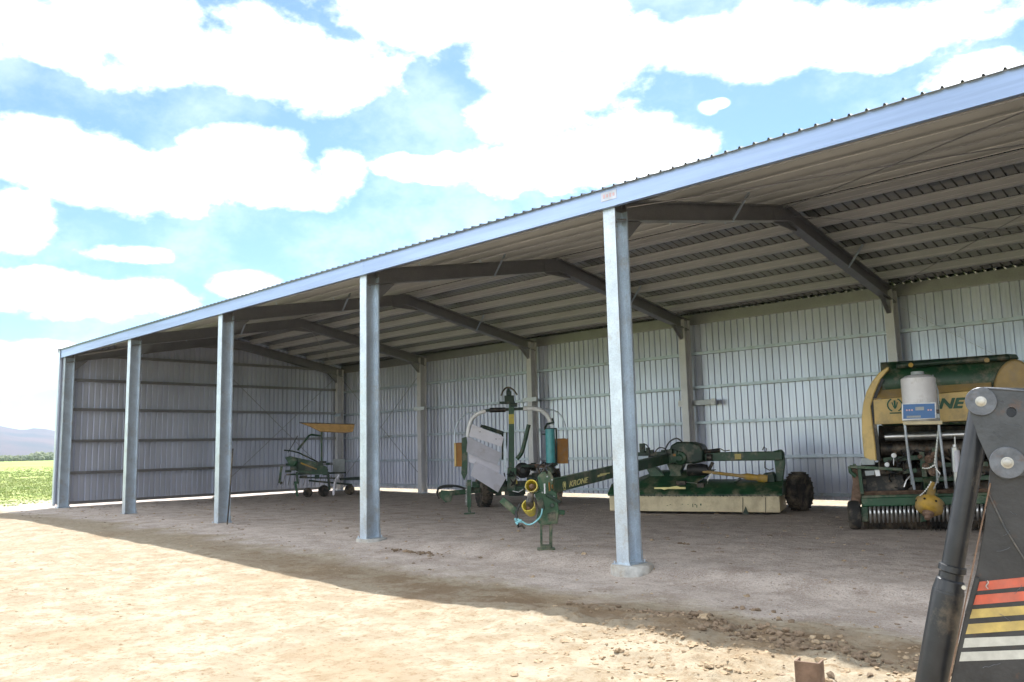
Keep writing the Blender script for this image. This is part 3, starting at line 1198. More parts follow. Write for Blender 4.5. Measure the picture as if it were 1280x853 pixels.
# ---------------------------------------------------------------- wheels
def wheel(parent, c, axis_, r, wd, rim=GREEN, tread=True, name='wheel', rimr=.5):
    c = Vector(c)
    a = Vector(axis_).normalized()
    tb = MB()
    h = wd / 2
    tb.lathe(c, a, [(-h * .75, r * rimr), (-h * .95, r * (rimr + .12)), (-h, r * .80), (-h * .82, r * .95), (-h * .4, r), (h * .4, r), (h * .82, r * .95),
                    (h, r * .80), (h * .95, r * (rimr + .12)), (h * .75, r * rimr)], 36)
    ref = Vector((0, 0, 1))
    s = a.cross(ref).normalized()
    u = s.cross(a)
    if tread:
        n = 22
        for k in range(n):
            for sg in (-1, 1):
                th = 2 * math.pi * (k + (.5 if sg > 0 else 0)) / n
                rad = s * math.cos(th) + u * math.sin(th)
                tan = a.cross(rad)
                tb.box(c + rad * (r * 1.0) + a * sg * h * .42, (h * .78, r * .075, r * .06), (a, (tan + a * .35 * sg).normalized(), rad))
    t_ = tb.build('tyre', TYRE, parent, 0, 40)
    rb = MB()
    for sg in (-1, 1):
        rb.lathe(c, a * sg, [(h * .1, r * rimr * .98), (h * .72, r * rimr * 1.02), (h * .74, r * rimr * .92), (h * .35, r * rimr * .8), (h * .3, r * .18),
                             (h * .65, r * .16), (h * .66, r * .05)], 28)
    rb.build('rim', rim, t_, 0, 35)
    nb = MB()
    for k in range(5):
        th = 2 * math.pi * k / 5
        rad = s * math.cos(th) + u * math.sin(th)
        for sg in (-1, 1):
            nb.tube(c + rad * r * .26 + a * sg * h * .28, c + rad * r * .26 + a * sg * h * .45, r * .028, seg=6)
    nb.build('wheel_nuts', STEEL, t_, 0, 0)
    return t_


def hose(pl, pts, r, name, m, parent, off=0.0, seg=8, smooth_=True):
    P_ = [pl(*p) if len(p) == 3 else pl(p[0], p[1], off) for p in pts]
    if smooth_ and len(P_) > 2:
        out_ = []
        n = len(P_)
        for i in range(n - 1):
            p0, p1, p2, p3 = P_[max(i - 1, 0)], P_[i], P_[i + 1], P_[min(i + 2, n - 1)]
            for k in range(5):
                t_ = k / 5
                out_.append(.5 * ((2 * p1) + (p2 - p0) * t_ + (2 * p0 - 5 * p1 + 4 * p2 - p3) * t_ ** 2 + (3 * p1 - p0 - 3 * p2 + p3) * t_ ** 3))
        out_.append(P_[-1])
        P_ = out_
    return MB().poly(P_, r, seg).build(name, m, parent, 0, 60)


def slab(pl, pts, off, th, name, m, parent, bevel=.006):
    return MB().prism([pl(u, v, off) for u, v in pts], pl.n * th).build(name, m, parent, bevel)


# ---------------------------------------------------------------- hay rake in the far corner
K = Plane(4.25, 7.25, 1.003)
rake = thing('hay_rake', tuple(K.o), 'small green hay tedder with a raised tan canopy in the far back corner', 'hay rake')
for (u, v, r_, off, ax) in ((384.7, 616.6, .165, 0, K.w * .6 - K.n), (404.7, 615.4, .20, .15, K.w * .45 - K.n), (437, 614.6, .185, .5, K.w * .5 - K.n)):
    c = K(u, v, off)
    c.z = r_ + gh(c.x, c.y) + .01
    wheel(rake, c, ax, r_, .13, DARK, False)
can = MB()
cpts = [(376, 529), (443.5, 531), (441, 540), (432, 541), (400, 539.5), (387, 533)]
can.prism([K(u, v, 0) for u, v in cpts], K.n * .55)
can.build('canopy', BOARD, rake, .01)
MB().beam(K(374, 528.6, -.03), K(443.5, 530.6, -.03), .02, .03).build('canopy_rail', DARK, rake)
MB().beam(K(402, 540, .2), K(402, 582, .2), .09, .07).build('mast', GREEN, rake, .006)
hose(K, [(372, 563), (386, 545), (389, 543.5), (402, 545)], .035, 'lift_arm', GREEN, rake, .1, 8, False)
hose(K, [(355, 563), (365, 564), (373, 566), (397, 577.5)], .025, 'lift_arm', GREEND, rake, -.1, 8, False)
slab(K, [(356, 572), (362, 570.5), (374, 573), (392, 577), (409, 584), (411, 594), (392, 593), (375, 591), (364, 586)], -.05, .4, 'frame', GREEN, rake)
slab(K, [(371, 577), (391, 583), (393, 589), (374, 588)], -.12, .05, 'side_cover', GREEND, rake)
slab(K, [(376, 578), (396, 586), (396, 587.5), (376, 580)], -.18, .03, 'frame_stripe', YELD, rake)
bars = MB()
bars.beam(K(358, 593.5, -.1), K(432, 591, .3), .05, .06)
bars.beam(K(374, 597, .1), K(420, 598, .3), .05, .05)
bars.beam(K(386, 601, .2), K(440, 606, .5), .06, .06)
bars.build('lower_beam', GREEND, rake, .005)
for (u0, v0, u1, v1, m_) in ((352, 583, 349, 603, GREEN), (353, 603, 350, 604, DARK), (371, 590, 372, 604, GREEN), (369, 602, 372, 620, GREENL), (410, 590, 412, 612, GREEND)):
    MB().beam(K(u0, v0, -.05), K(u1, v1 + 1, -.05), .1, .08).build('leg', m_, rake, .005)
hose(K, [(424, 594), (419, 603), (417.5, 612), (417, 619)], [.05] * 16, 'stand_leg', PANELW, rake, -.05)
slab(K, [(424, 598), (450, 596), (452, 600), (425, 601)], .6, .15, 'drawbar', GREEND, rake)
tn = MB()
for k in range(13):
    u = 350 + k * 6.5
    tn.poly([K(u, 594, -.15), K(u - 1.5, 600, -.25), K(u - 3, 607, -.28)], .008, 5)
tn.build('tine_row', DARK, rake, 0, 0)
dk = MB()
rnd = random.Random(4)
for k in range(16):
    dk.box(K(rnd.uniform(358, 410), rnd.uniform(576, 597), rnd.uniform(-.12, .3)), (rnd.uniform(.1, .3), rnd.uniform(.05, .2), rnd.uniform(.05, .16)),
           (K.w, K.n, Vector((0, 0, 1))))
dk.build('linkage', GREEND, rake, .008)
MB().lathe(K(366, 578, -.1), -K.n, [(0, .16), (.05, .16), (.06, .13), (.08, .12), (.09, .02)], 20).build('gear_cover', GREENL, rake)
bx = MB()
cpt = K(423.5, 582.5, .9)
bx.box(cpt, (.42, .2, .5), (K.w, K.n, Vector((0, 0, 1))))
bx.build('toolbox', BOXG, rake, .01)
hose(K, [(372, 545), (366, 556), (360, 566)], .012, 'hose', BLACK, rake, -.08)

# ---------------------------------------------------------------- bale wrapper
W = Plane(14.04, 6.92, .778)
wr = thing('bale_wrapper', tuple(W.o), 'green trailed bale wrapper with tall mast, white hoops and hanging scuffed white plates', 'bale wrapper')
wheel(wr, (lambda c: Vector((c.x, c.y, .44 + gh(c.x, c.y))))(W(605, 624, .3)), W.w + W.n * .3, .44, .34, GREEN, True)
wheel(wr, (lambda c: Vector((c.x, c.y, .47 + gh(c.x, c.y))))(W(694, 615, 1.0)), W.w - W.n * .1, .47, .32, GREEN, True)
MB().beam(W(639.3, 620, .0), W(639.3, 500, .0), .15, .13, W.n).build('mast', GREENL, wr, .01)
MB().box(W(639.3, 524, -.08), (.145, .012, .26), (W.w, W.n, Vector((0, 0, 1)))).build('warning_sticker', YEL, wr)
MB().box(W(641, 602.5, -.17), (.24, .012, .12), (W.w, W.n, Vector((0, 0, 1)))).build('warning_sticker', YEL, wr)
hd = MB()
Zv = Vector((0, 0, 1))
hd.box(W(636.5, 500, 0), (.26, .24, .22), (W.w, W.n, Zv))
hd.box(W(636, 492.5, 0), (.14, .14, .14), (W.w, W.n, Zv))
hd.box(W(634, 503.5, 0), (.42, .16, .06), (W.w, W.n, Zv))
hd.box(W(642, 506.5, 0), (.2, .22, .1), (W.w, W.n, Zv))
hd.tube(W(635.5, 492, 0), W(635.5, 485, 0), .06, .03)
hd.build('mast_head', GREEND, wr, .01)
hose(W, [(626.5, 495), (629, 488.5), (634.5, 484.5), (641, 487), (646.5, 494)], .022, 'top_hook', DARK, wr)
MB().beam(W(605, 513.5, 0), W(656, 511, 0), .07, .075).build('crossarm', GREEND, wr, .006)
MB().tube(W(612, 513, -.06), W(632, 512.5, -.06), .065).build('swivel_sleeve', DARK, wr)
hose(W, [(607, 514), (598, 517), (590, 524), (586, 535), (584.5, 547)], .055, 'white_hoop', WHITE, wr)
hose(W, [(654, 511), (668, 511), (679, 515), (686, 523), (689.5, 532)], .06, 'white_hoop', WHITE, wr)
hose(W, [(598, 514), (584, 517.5), (574, 526), (569, 538), (568.3, 556)], .017, 'guard_hoop', GALV, wr, -.02)
hose(W, [(680, 511), (694, 514), (702, 521), (707, 534), (708, 549)], .017, 'guard_hoop', GALV, wr, -.02)
slab(W, [(568, 554), (577, 553.5), (577.5, 583.5), (568.5, 583.5)], .0, .35, 'side_panel', ORANGE, wr)
slab(W, [(694.5, 548.5), (710, 548), (710.3, 579.5), (695, 580)], .05, .35, 'side_panel', ORANGE, wr)
tag(MB().box(W(569, 568.5, -.03), (.05, .03, .62), (W.w, W.n, Zv)).build('panel_edge', TAN, wr))
MB().lathe(W(688.6, 579, -.05), Zv, [(0, .12), (.01, .128), (.9, .128), (.91, .12)], 24).build('film_roll', CYAN, wr)
rh = MB()
rh.beam(W(680, 536.5, -.05), W(696, 536, -.05), .1, .04)
rh.poly([W(681, 535.5, -.05), W(684, 530, -.05), W(692, 528.5, -.05), W(690, 523, -.05)], .03, 8)
rh.beam(W(678, 543, .02), W(684, 543, .02), .04, .04)
rh.beam(W(681, 580, -.05), W(697, 580, -.05), .12, .07)
rh.beam(W(695.5, 537, .05), W(695.5, 582, .05), .05, .06, W.n)
rh.beam(W(686, 583, 0), W(690, 592, 0), .2, .15)
rh.build('roll_holder', GREEND, wr, .006)
slab(W, [(577, 548), (583, 546), (584.5, 558), (584, 592), (580, 601), (576.5, 592), (577.5, 575)], -.05, .12, 'side_bracket', GREEN, wr)
plates = [([(590.5, 530.5), (629.5, 546.5), (627, 559), (586, 545)], -.30), ([(585, 546), (627, 567), (621.5, 581.5), (583, 565)], -.32),
          ([(586, 567), (625.5, 583), (623.5, 592.5), (585.5, 577.5)], -.32), ([(594, 577), (633, 597), (622.5, 615.8), (588, 594.5)], -.38)]
for pts, off in plates:
    dz_ = -.30 if off in (-.32, -.38) and pts[0][0] != 586 else .05
    offs = [off, off, off + dz_, off + dz_]
    MB().prism([W(u, v, o_) for (u, v), o_ in zip(pts, offs)], W.n * .025).build('deflector_plate', PANELW, wr, .004)
pb = MB()
for (u, v, off) in ((607, 571, -.37), (611, 604, -.39), (598, 565, -.37), (620, 549, -.31), (600, 540, -.31)):
    pb.tube(W(u, v, off), W(u, v, off - .02), .014, seg=8)
pb.build('plate_bolts', DARK, wr)
hose(W, [(601, 532.5), (608, 535), (616, 537.5), (629, 542)], [.04] * 3 + [.05] * 13, 'arm', GREEND, wr, -.2, 8, True)
hose(W, [(661, 531), (656, 552), (652, 566), (646, 574)], .055, 'arm', GREEN, wr, -.15)
MB().beam(W(631, 541, -.05), W(631, 590, -.05), .07, .07, W.n).build('post', GALV, wr, .005)
slab(W, [(627, 540), (634, 541), (634, 556), (630, 575), (627, 575)], .05, .12, 'bracket', GREEND, wr)
MB().lathe(W(653, 588, .15), -W.n, [(0, .19), (.2, .21), (.24, .17), (.26, .08), (.32, .07)], 24).build('drive_drum', BLACK, wr)
MB().beam(W(660, 582.5, .1), W(682, 583, .1), .1, .1).build('table_beam', RUST, wr, .006)
fr = MB()
fr.beam(W(590, 606, .3), W(700, 604, .5), .16, .16)
fr.beam(W(600, 612, .0), W(655, 611, .0), .14, .14)
fr.beam(W(639, 614, -.1), W(640, 585, -.1), .24, .22, W.n)
fr.build('chassis', GREEN, wr, .01)
lk = MB()
rnd = random.Random(9)
for k in range(34):
    u = rnd.uniform(600, 700)
    v = rnd.uniform(577 if u > 640 else 600, 617)
    lk.box(W(u, v, rnd.uniform(-.15, .6)), (rnd.uniform(.08, .32), rnd.uniform(.08, .3), rnd.uniform(.06, .22)), (W.w, W.n, Zv))
lk.build('hydraulic_block', GREEND, wr, .01)
lk = MB()
for k in range(12):
    u = rnd.uniform(600, 695)
    v = rnd.uniform(585, 612)
    lk.poly([W(u, v, -.2), W(u + rnd.uniform(-6, 6), v + rnd.uniform(4, 9), -.3), W(u + rnd.uniform(-12, 12), v + rnd.uniform(-2, 7), -.2)], .018, 6)
lk.build('hose_bundle', BLACK, wr, 0, 60)
MB().poly([W(641, 614, -.25), W(648, 615.5, -.3), (W(654, 612, -.25))], .012, 6).build('hose', WHITE, wr)
# front drawbar with jack leg
db = MB()
db.beam(W(549, 618, -.25), W(600, 613, -.05), .12, .13)
db.prism([W(551, 613, -.3), W(566, 614.5, -.3), (W(564, 627, -.3)), W(557, 628.5, -.3), W(550, 622, -.3)], W.n * .12)
db.build('drawbar', GREEN, wr, .008)
hose(W, [(547, 620), (548, 611), (557, 607.5), (572, 608), (583, 612)], .028, 'hose', BLACK, wr, -.28)
hose(W, [(549, 624), (546, 616), (551, 610), (566, 608.5)], .02, 'hose', BLACK, wr, -.34)
J = W(587, 640, -2.0)
jl = MB()
jb = Vector((J.x, J.y, gh(J.x, J.y)))
jl.beam(W(586.5, 600, -2), W(586.5, 634, -2), .1, .1, W.n)
jl.beam(W(586.5, 634, -2), jb + Zv * .02, .07, .07, W.n)
jl.box(jb + Zv * .02, (.26, .24, .03), (W.w, W.n, Zv))
jl.beam(W(586.5, 612, -2), W(590, 612, -.1), .1, .12)
jl.build('jack_leg', GREEN, wr, .005)
sp_ = MB()
pts = []
a0, a1 = W(585.5, 598, -.3), W(585.5, 636, -.3)
a0, a1 = W(584, 602, -1.85), W(584, 632, -1.85)
for k in range(150):
    f_ = k / 149
    th = f_ * 2 * math.pi * 14
    pts.append(a0.lerp(a1, f_) + W.w * .04 * math.cos(th) + W.n * .04 * math.sin(th))
sp_.poly(pts, .009, 5)
sp_.build('jack_spring', STEEL, wr, 0, 60)

# ---------------------------------------------------------------- centre pivot mower
Mw = Plane(17.78, 6.53, .361)
mow = thing('disc_mower', tuple(Mw.o), 'green centre pivot mower with dirty cream skirt and long lettered drawbar', 'mower')
Lm = 3.74
sk = MB()
sk.prism([Mw.L(-.05, 0, .06), Mw.L(Lm, 0, .05), Mw.L(Lm, .0, .42), Mw.L(-.05, .0, .44)], Mw.n * .05)
sk.prism([Mw.L(Lm - .052, 0.052, .06), Mw.L(Lm, .052, .06), Mw.L(Lm, .052, .42), Mw.L(Lm - .052, .052, .42)], Mw.n * 1.25)
sk.prism([Mw.L(-.05, 0.052, .06), Mw.L(0, .052, .06), Mw.L(0, .052, .42), Mw.L(-.05, .052, .42)], Mw.n * 1.25)
sk.build('skirt', CREAM, mow, .012)
# folded seam between the skirt panels
a = Mw(928.5, 622, -.02)
MB().beam(Mw(928.5, 622, -.006), Mw(928.5, 642.5, -.006), .014, .012, Mw.n).build('skirt_seam', DARK, mow)
MB().prism([Mw(932, 633, -.05), Mw(936, 643, -.05), Mw(928, 643.5, -.05)], Mw.n * .012).build('skirt_tab', GREEND, mow, .002)
MB().beam(Mw(957, 622, -.006), Mw(957, 643, -.006), .012, .012, Mw.n).build('skirt_seam', DARK, mow)
dk = MB()
prof = [(-.012, .425), (-.03, .40), (-.03, .435), (.0, .47), (.30, .66), (1.15, .72), (1.32, .45), (1.32, .38), (.0, .41)]
pts = [Mw.L(-.08, b_, z) for b_, z in prof[1:]]
dk.prism(pts, Mw.w * (Lm + .14))
dk.build('deck', GREEN, mow, .008)
rid = MB()
for a_ in (.95, 1.9, 2.75):
    rid.prism([Mw.L(a_, .28, .665), Mw.L(a_, 1.12, .725), Mw.L(a_, 1.12, .76), Mw.L(a_, .30, .70)], Mw.w * .06)
rid.prism([Mw.L(.3, .02, .485), Mw.L(.55, .28, .66), Mw.L(.9, .6, .90), Mw.L(.9, 1.1, .95), Mw.L(.3, 1.1, .75)], Mw.w * 1.35)
rid.build('deck_hood', GREEN, mow, .01)
text_dec = MB()
text_dec.prism([Mw(818, 609.4, .02), Mw(857, 609, .02), Mw(857, 611.5, .02), Mw(818, 611.5, .02)], Mw.n * -.012)
text_dec.prism([Mw(826, 611, .01), Mw(846, 607.5, .01), Mw(850, 608.8, .01), Mw(830, 612.5, .01)], Mw.n * -.02)
text_dec.build('decal', LETY, mow)
mk = MB()
for u, v, wd, hh_ in ((838, 631, 1.5, .012), (853, 630.5, 1.6, .012), (860, 630.8, 1.2, .010), (866, 632, .8, .07), (869, 631, 1.6, .02), (871, 633, .8, .06), (876, 631, 1.4, .04), (834, 632, 1.0, .014)):
    mk.box(Mw(u, v, -.004), (wd * .02, .006, hh_), (Mw.w, Mw.n, Zv))
mk.build('worn_lettering', GREEN, mow)
dr = MB()
for k in range(46):
    a_ = .03 + k * (Lm - .03) / 46 + random.uniform(-.02, .02)
    dr.prism([Mw.L(a_, -.034, .435), Mw.L(a_ + .07, -.034, .435), Mw.L(a_ + .05, -.034, .40 - random.uniform(0, .02)), Mw.L(a_ + .015, -.034, .405)], Mw.n * .006)
dr.build('skirt_trim', GREEND, mow)
# central gear housing on its pedestal
hs = MB()
hs.prism([Mw(836, 566, .45), Mw(838, 557, .45), (Mw(846, 552.5, .45)), Mw(862, 552.5, .45), Mw(875, 556, .45), (Mw(879, 564, .45)), Mw(879, 577, .45), Mw(866, 580, .45), Mw(840, 580, .45)], Mw.n * .7)
hs.build('gear_housing', GREEND, mow, .04)
cn = MB()
cn.prism([Mw(824, 567, .35), Mw(838, 561, .35), Mw(846, 564, .35), Mw(846, 578, .35), Mw(828, 580, .35)], Mw.n * .5)
cn.lathe(Mw(850, 573, .44), -Mw.n, [(0, .16), (.05, .15), (.07, .08), (.09, .07)], 20)
cn.build('housing_front', GREEN, mow, .015)
MB().box(Mw(843, 569, .33), (.06, .01, .05), (Mw.w, Mw.n, Zv)).build('reflector', ORANGE, mow)
pd = MB()
pd.prism([Mw(833, 580, .5), Mw(854, 580, .5), Mw(850, 590, .5), Mw(856, 602, .5), Mw(832, 603, .5), Mw(838, 591, .5)], Mw.n * .35)
pd.prism([Mw(806, 583, .5), Mw(820, 584, .5), Mw(830, 594, .5), Mw(826, 605, .5), Mw(818, 604, .5), Mw(812, 594, .5)], Mw.n * .2)
pd.build('pedestal', GREEN, mow, .015)
MB().lathe(Mw(866, 588, .55), Mw.w, [(-.12, .12), (-.1, .14), (.1, .14), (.2, .15), (.34, .12), (.36, .06)], 24).build('belt_drum', BLACK, mow)
hose(Mw, [(831, 563), (837, 552.5), (846, 548.3), (853, 553)], .016, 'hose', BLACK, mow, .4)
lf = MB()
lf.beam(Mw(797, 568, .3), Mw(838, 567, .4), .14, .09)
lf.beam(Mw(798, 580, .2), Mw(835, 575, .35), .12, .06)
lf.box(Mw(803, 560, .3), (.12, .1, .2), (Mw.w, Mw.n, Zv))
lf.box(Mw(810, 563, .3), (.08, .1, .12), (Mw.w, Mw.n, Zv))
for k in range(8):
    lf.box(Mw(random.uniform(800, 838), random.uniform(562, 580), random.uniform(.2, .5)), (.16, .12, .09), (Mw.w, Mw.n, Zv))
lf.build('valve_block', GREEND, mow, .01)
hose(Mw, [(802, 562), (806, 556), (810, 559), (812, 570), (806, 580)], .013, 'hose', BLACK, mow, .2)
hose(Mw, [(818, 566), (824, 560), (832, 562), (834, 572)], .013, 'hose', BLACK, mow, .22)
# side boom and end frame
bm_ = MB()
bm_.beam(Mw(862, 571.5, .75), Mw(979, 569.8, .75), .22, .20)
bm_.build('side_boom', GREEN, mow, .02)
st2 = MB()
st2.box(Mw(869, 571.6, .62), (.20, .012, .12), (Mw.w, Mw.n, Zv))
st2.box(Mw(922.5, 571, .62), (.14, .012, .12), (Mw.w, Mw.n, Zv))
st2.build('warning_sticker', YEL, mow)
bt = MB()
bt.tube(Mw(876, 566, .66), Mw(900, 563, .66), .05)
bt.tube(Mw(884, 572, .6), Mw(890, 572, .6), .075)
bt.beam(Mw(891, 578, .6), Mw(885, 590, .55), .05, .07)
bt.build('lift_ram', DARK, mow, .004)
hose(Mw, [(870, 565), (880, 562), (893, 564), (899, 561)], .014, 'hose', BLACK, mow, .6)
ef = MB()
ef.prism([Mw(966, 564, .7), Mw(976, 562, .7), Mw(980, 566, .7), Mw(981, 580, .7), Mw(978.5, 600, .7), Mw(978, 617, .7), Mw(970, 617, .7), Mw(969.5, 590, .7)], Mw.n * .18)
ef.build('end_frame', GREEN, mow, .015)
gb = MB()
gb.prism([Mw(954, 592, .5), Mw(966, 590.5, .5), Mw(969, 598, .5), Mw(969, 617, .5), Mw(948, 618, .5), Mw(953, 605, .5)], Mw.n * .4)
gb.lathe(Mw(960, 609, .5), -Mw.n, [(0, .12), (.1, .12), (.12, .06)], 16)
gb.build('end_gearbox', GREEND, mow, .02)
MB().lathe(Mw(964, 612, .45), Zv, [(0, .09), (.14, .09), (.15, .05)], 16).build('gearbox_hub', BOXG, mow)
hk = MB()
hk.poly([Mw(953, 563, .6), Mw(955, 559, .6), Mw(958, 561, .6), Mw(957, 566, .6)], .014, 6)
hk.poly([Mw(956, 577, .6), Mw(956, 585, .6), Mw(962, 588, .6), Mw(967, 586, .6)], .012, 6)
hk.poly([Mw(900, 561, .6), Mw(906, 564, .6), Mw(912, 563, .6)], .012, 6)
hk.build('hose_clip', DARK, mow, 0, 60)
sh = MB()
sh.lathe(Mw(874, 589, .45), Mw(955, 598.5, .5) - Mw(874, 589, .45), [(0, .045), (.15, .035), (.9, .038), (1.02, .06), (1.05, .075), (1.28, .07), (1.3, .085), (1.5, .09)], 18)
sh.build('drive_shaft', YELD, mow)
rb_ = MB()
rb_.beam(Mw(884, 601, .3), Mw(890, 592, .3), .02, .02)
rb_.poly([Mw(858, 603, .3), Mw(884, 606, .3), (Mw(886, 596, .3))], .012, 6)
rb_.build('linkage_rod', STEEL, mow, 0, 60)
wt_ = MB()
wt_.box(Mw(876, 607, .2), (.16, .1, .1), (Mw.w, Mw.n, Zv))
wt_.box(Mw(852, 604, .3), (.22, .2, .1), (Mw.w, Mw.n, Zv))
wt_.build('linkage', DARK, mow, .01)
cwh = Mw(999, 615, 1.25)
wheel(mow, (cwh.x, cwh.y, .43 + gh(cwh.x, cwh.y)), (1, -.05, 0), .43, .33, GREEN, True)
MB().beam(Mw(973, 612, .9), Mw(992, 613, 1.2), .12, .12).build('axle_arm', GREEN, mow, .01)

# drawbar from hitch to pivot
H = Plane(21.06, .56, .7394)
hA = H(687, 608.5, .12)
hB = Mw(836, 573, .6)
dv = (hB - hA).normalized()
nside = dv.cross(Zv).normalized()
dup_ = nside.cross(dv)
MB().beam(hA, hB, .13, .215).build('drawbar', GREEN, mow, .012)
# lettering on the drawbar's camera-side face
sd = -nside if (-nside).dot(C0 - hA) > 0 else nside
fp = lambda s_, h_: hA + dv * s_ + dup_ * h_ + sd * .068
xdir = dv if sd.cross(dv).dot(dup_) * 1 > -9 else dv


def on_bar(u, v):
    d = cam_f + cam_r * ((u - 640) / FPX) - cam_u * ((v - 426.5) / FPX)
    o_ = hA + sd * .068
    t_ = (o_ - C0).dot(sd) / d.dot(sd)
    return C0 + d * t_


pL = on_bar(711.5, 609.3)
pRr = on_bar(735.5, 603)
text_part('lettering', 'KRONE', pL, dv, dup_, .095, LETY, mow, .004, .3, .018, (pRr - pL).length)
em = MB()
pe = on_bar(705.5, 606.5)
for s0, s1 in ((-.9, .9),):
    pass


def emblem(c, xd, yd, r, m_, parent):
    e_ = MB()
    zd = Vector(xd).cross(Vector(yd)).normalized()
    for a0_, a1_ in ((115, 245), (-65, 65)):
        ps = []
        for k in range(9):
            a_ = R(a0_ + (a1_ - a0_) * k / 8)
            ps.append(c + xd * math.cos(a_) * r + yd * math.sin(a_) * r)
        for p_, q_ in zip(ps, ps[1:]):
            e_.beam(p_, q_, r * .2, .005, zd)
    e_.prism([c + xd * r * -.14 + yd * r * -.55, c + xd * r * .14 + yd * r * -.55, c + xd * r * .14 + yd * r * .7, c + xd * r * -.14 + yd * r * .7], zd * .004)
    e_.prism([c + xd * r * -.45 + yd * r * .35, c + xd * r * -.2 + yd * r * -.4, c + xd * r * -.1 + yd * r * -.4, c + xd * r * -.3 + yd * r * .5], zd * .004)
    e_.prism([c + xd * r * .45 + yd * r * .35, c + xd * r * .2 + yd * r * -.4, c + xd * r * .1 + yd * r * -.4, c + xd * r * .3 + yd * r * .5], zd * .004)
    e_.prism([c + xd * r * -.8 + yd * r * -1.3, c + xd * r * .8 + yd * r * -1.3, c + xd * r * .8 + yd * r * -1.12, c + xd * r * -.8 + yd * r * -1.12], zd * .004)
    e_.build('emblem', m_, parent, 0, 0)


emblem(pe, dv, dup_, .058, LETY, mow)
dc = MB()
p0, p1 = on_bar(747, 595.5), on_bar(758, 592.5)
dc.beam(p0, p1, .035, .006, sd)
p0, p1 = on_bar(750, 593), on_bar(762, 591.5)
dc.beam(p0, p1, .02, .005, sd)
dc.build('decal', LETY, mow)
ar = MB()
for (u, v, sx) in ((687, 608.5, .05), (690.5, 608.3, .03)):
    ar.box(on_bar(u, v), (.05, .006, .13 if sx > .04 else .06), (dv, sd, dup_))
ar.build('warning_sticker', ORANGE, mow)
MB().box(on_bar(681, 611), (.035, .01, .15), (dv, sd, dup_)).build('reflector', WHITE, mow)

# hitch head, stand and guards
hz = gh(21.06, .56)
hd = MB()
hd.prism([H(668, 617, 0), H(684, 610, 0), H(696, 616, 0), H(699, 640, 0), H(697, 655, 0), H(676, 657, 0), H(670, 650, 0), H(674, 635, 0)], H.n * .22)
hd.prism([H(672, 596, .05), H(677, 591, .05), H(688, 588, .05), H(692, 598, .05), H(690, 618, .05), H(674, 618, .05)], H.n * .16)
hd.beam(H(697, 640, .1), H(706, 641, .1), .1, .07)
hd.build('hitch_head', GREENL, mow, .012)
ft = H(680, 688, 0)
ft.z = hz
lg = MB()
lg.beam(H(676.5, 652, .05), H(676.8, 687, .05), .035, .05, H.n)
lg.beam(H(688.5, 652, .08), H(688.5, 687, .08), .05, .07, H.n)
lg.box((H(682.5, 688, .06).x, H(682.5, 688, .06).y, hz + .012), (.27, .2, .025), (H.w, H.n, Zv))
lg.box(H(682.5, 684, .06), (.16, .12, .07), (H.w, H.n, Zv))
lg.build('stand', GREEN, mow, .006)
for (u, v, off, r_, tilt) in ((664.8, 608.5, -.12, .098, (-.15, -1, .25)), (661.5, 634.5, -.16, .105, (-.25, -1, .75))):
    a_ = (H.w * tilt[0] + H.n * tilt[1] + Zv * tilt[2]).normalized()
    g1 = MB()
    c = H(u, v, off)
    seg = 26
    # open-ended guard ring with real wall thickness
    g1.b.free()
    g1.b = bmesh.new()
    ref = a_.cross(Zv).normalized()
    up_ = ref.cross(a_)
    rings = []
    for d_, rr in ((-.16, r_ * .62), (-.05, r_ * .92), (.05, r_), (.065, r_ * .98), (.06, r_ * .84), (-.05, r_ * .78), (-.12, r_ * .4)):
        rings.append([g1.b.verts.new(c + a_ * d_ + (ref * math.cos(2 * math.pi * k / seg) + up_ * math.sin(2 * math.pi * k / seg)) * rr) for k in range(seg)])
    for x_, y_ in zip(rings, rings[1:]):
        for k in range(seg):
            g1.b.faces.new((x_[k], x_[(k + 1) % seg], y_[(k + 1) % seg], y_[k]))
    go = g1.build('shaft_guard', YEL, mow, 0, 45)
    MB().lathe(c + a_ * -.1, a_, [(0, .045), (.1, .05), (.14, .03), (.15, .01)], 16).build('yoke', RUST, go)
MB().poly([H(663, 640, -.1), H(662, 627, -.2), H(663.5, 618, -.14)], [.055, .06, .05], 14).build('joint_boot', BLACK, mow)
hose(H, [(645, 650), (648, 653), (653, 652.5), (658, 655.5), (664, 655.5), (671, 651), (676, 645), (678, 636)], .014, 'rope', ROPE, mow, -.22, 6)
kn = MB()
for k in range(9):
    kn.blob(H(random.uniform(644, 651), random.uniform(649, 655), -.23), .018, (1.3, 1, 1), .3)
kn.build('rope_knot', ROPE, mow)
ck = MB()
ck.poly([H(647, 653, -.2), H(648, 659, -.2), H(652, 657, -.2), H(656, 661, -.2)], .02, 6)
ck.poly([H(650, 630, -.12), H(645, 640, -.15), H(646, 652, -.2)], .02, 6)
ck.build('chain_hook', BLACK, mow, 0, 60)
MB().beam(H(627, 624.5, -.1), H(646, 641, -.12), .075, .10).build('lower_link', GREEN, mow, .01)
hb = MB()
hb.poly([H(675, 592, 0), H(672, 584, -.05), H(680, 578, 0), H(690, 583, .1), H(694, 590, .15)], .014, 6)
hb.poly([H(684, 592, 0), H(678, 582, -.05), H(686, 580, 0), H(693, 586, .1), H(700, 596, .2)], .014, 6)
hb.poly([H(678, 590, -.02), H(682, 584, -.05), H(691, 579, 0), H(692, 588, .1)], .012, 6)
hb.build('hose_bundle', BLACK, mow, 0, 60)
fit = MB()
for (u, v) in ((678, 616), (692, 621), (690, 600), (684, 596)):
    fit.tube(H(u, v, -.01), H(u, v, -.05), .013, seg=8)
fit.build('hose_coupling', BOXG, mow)
xt = MB()
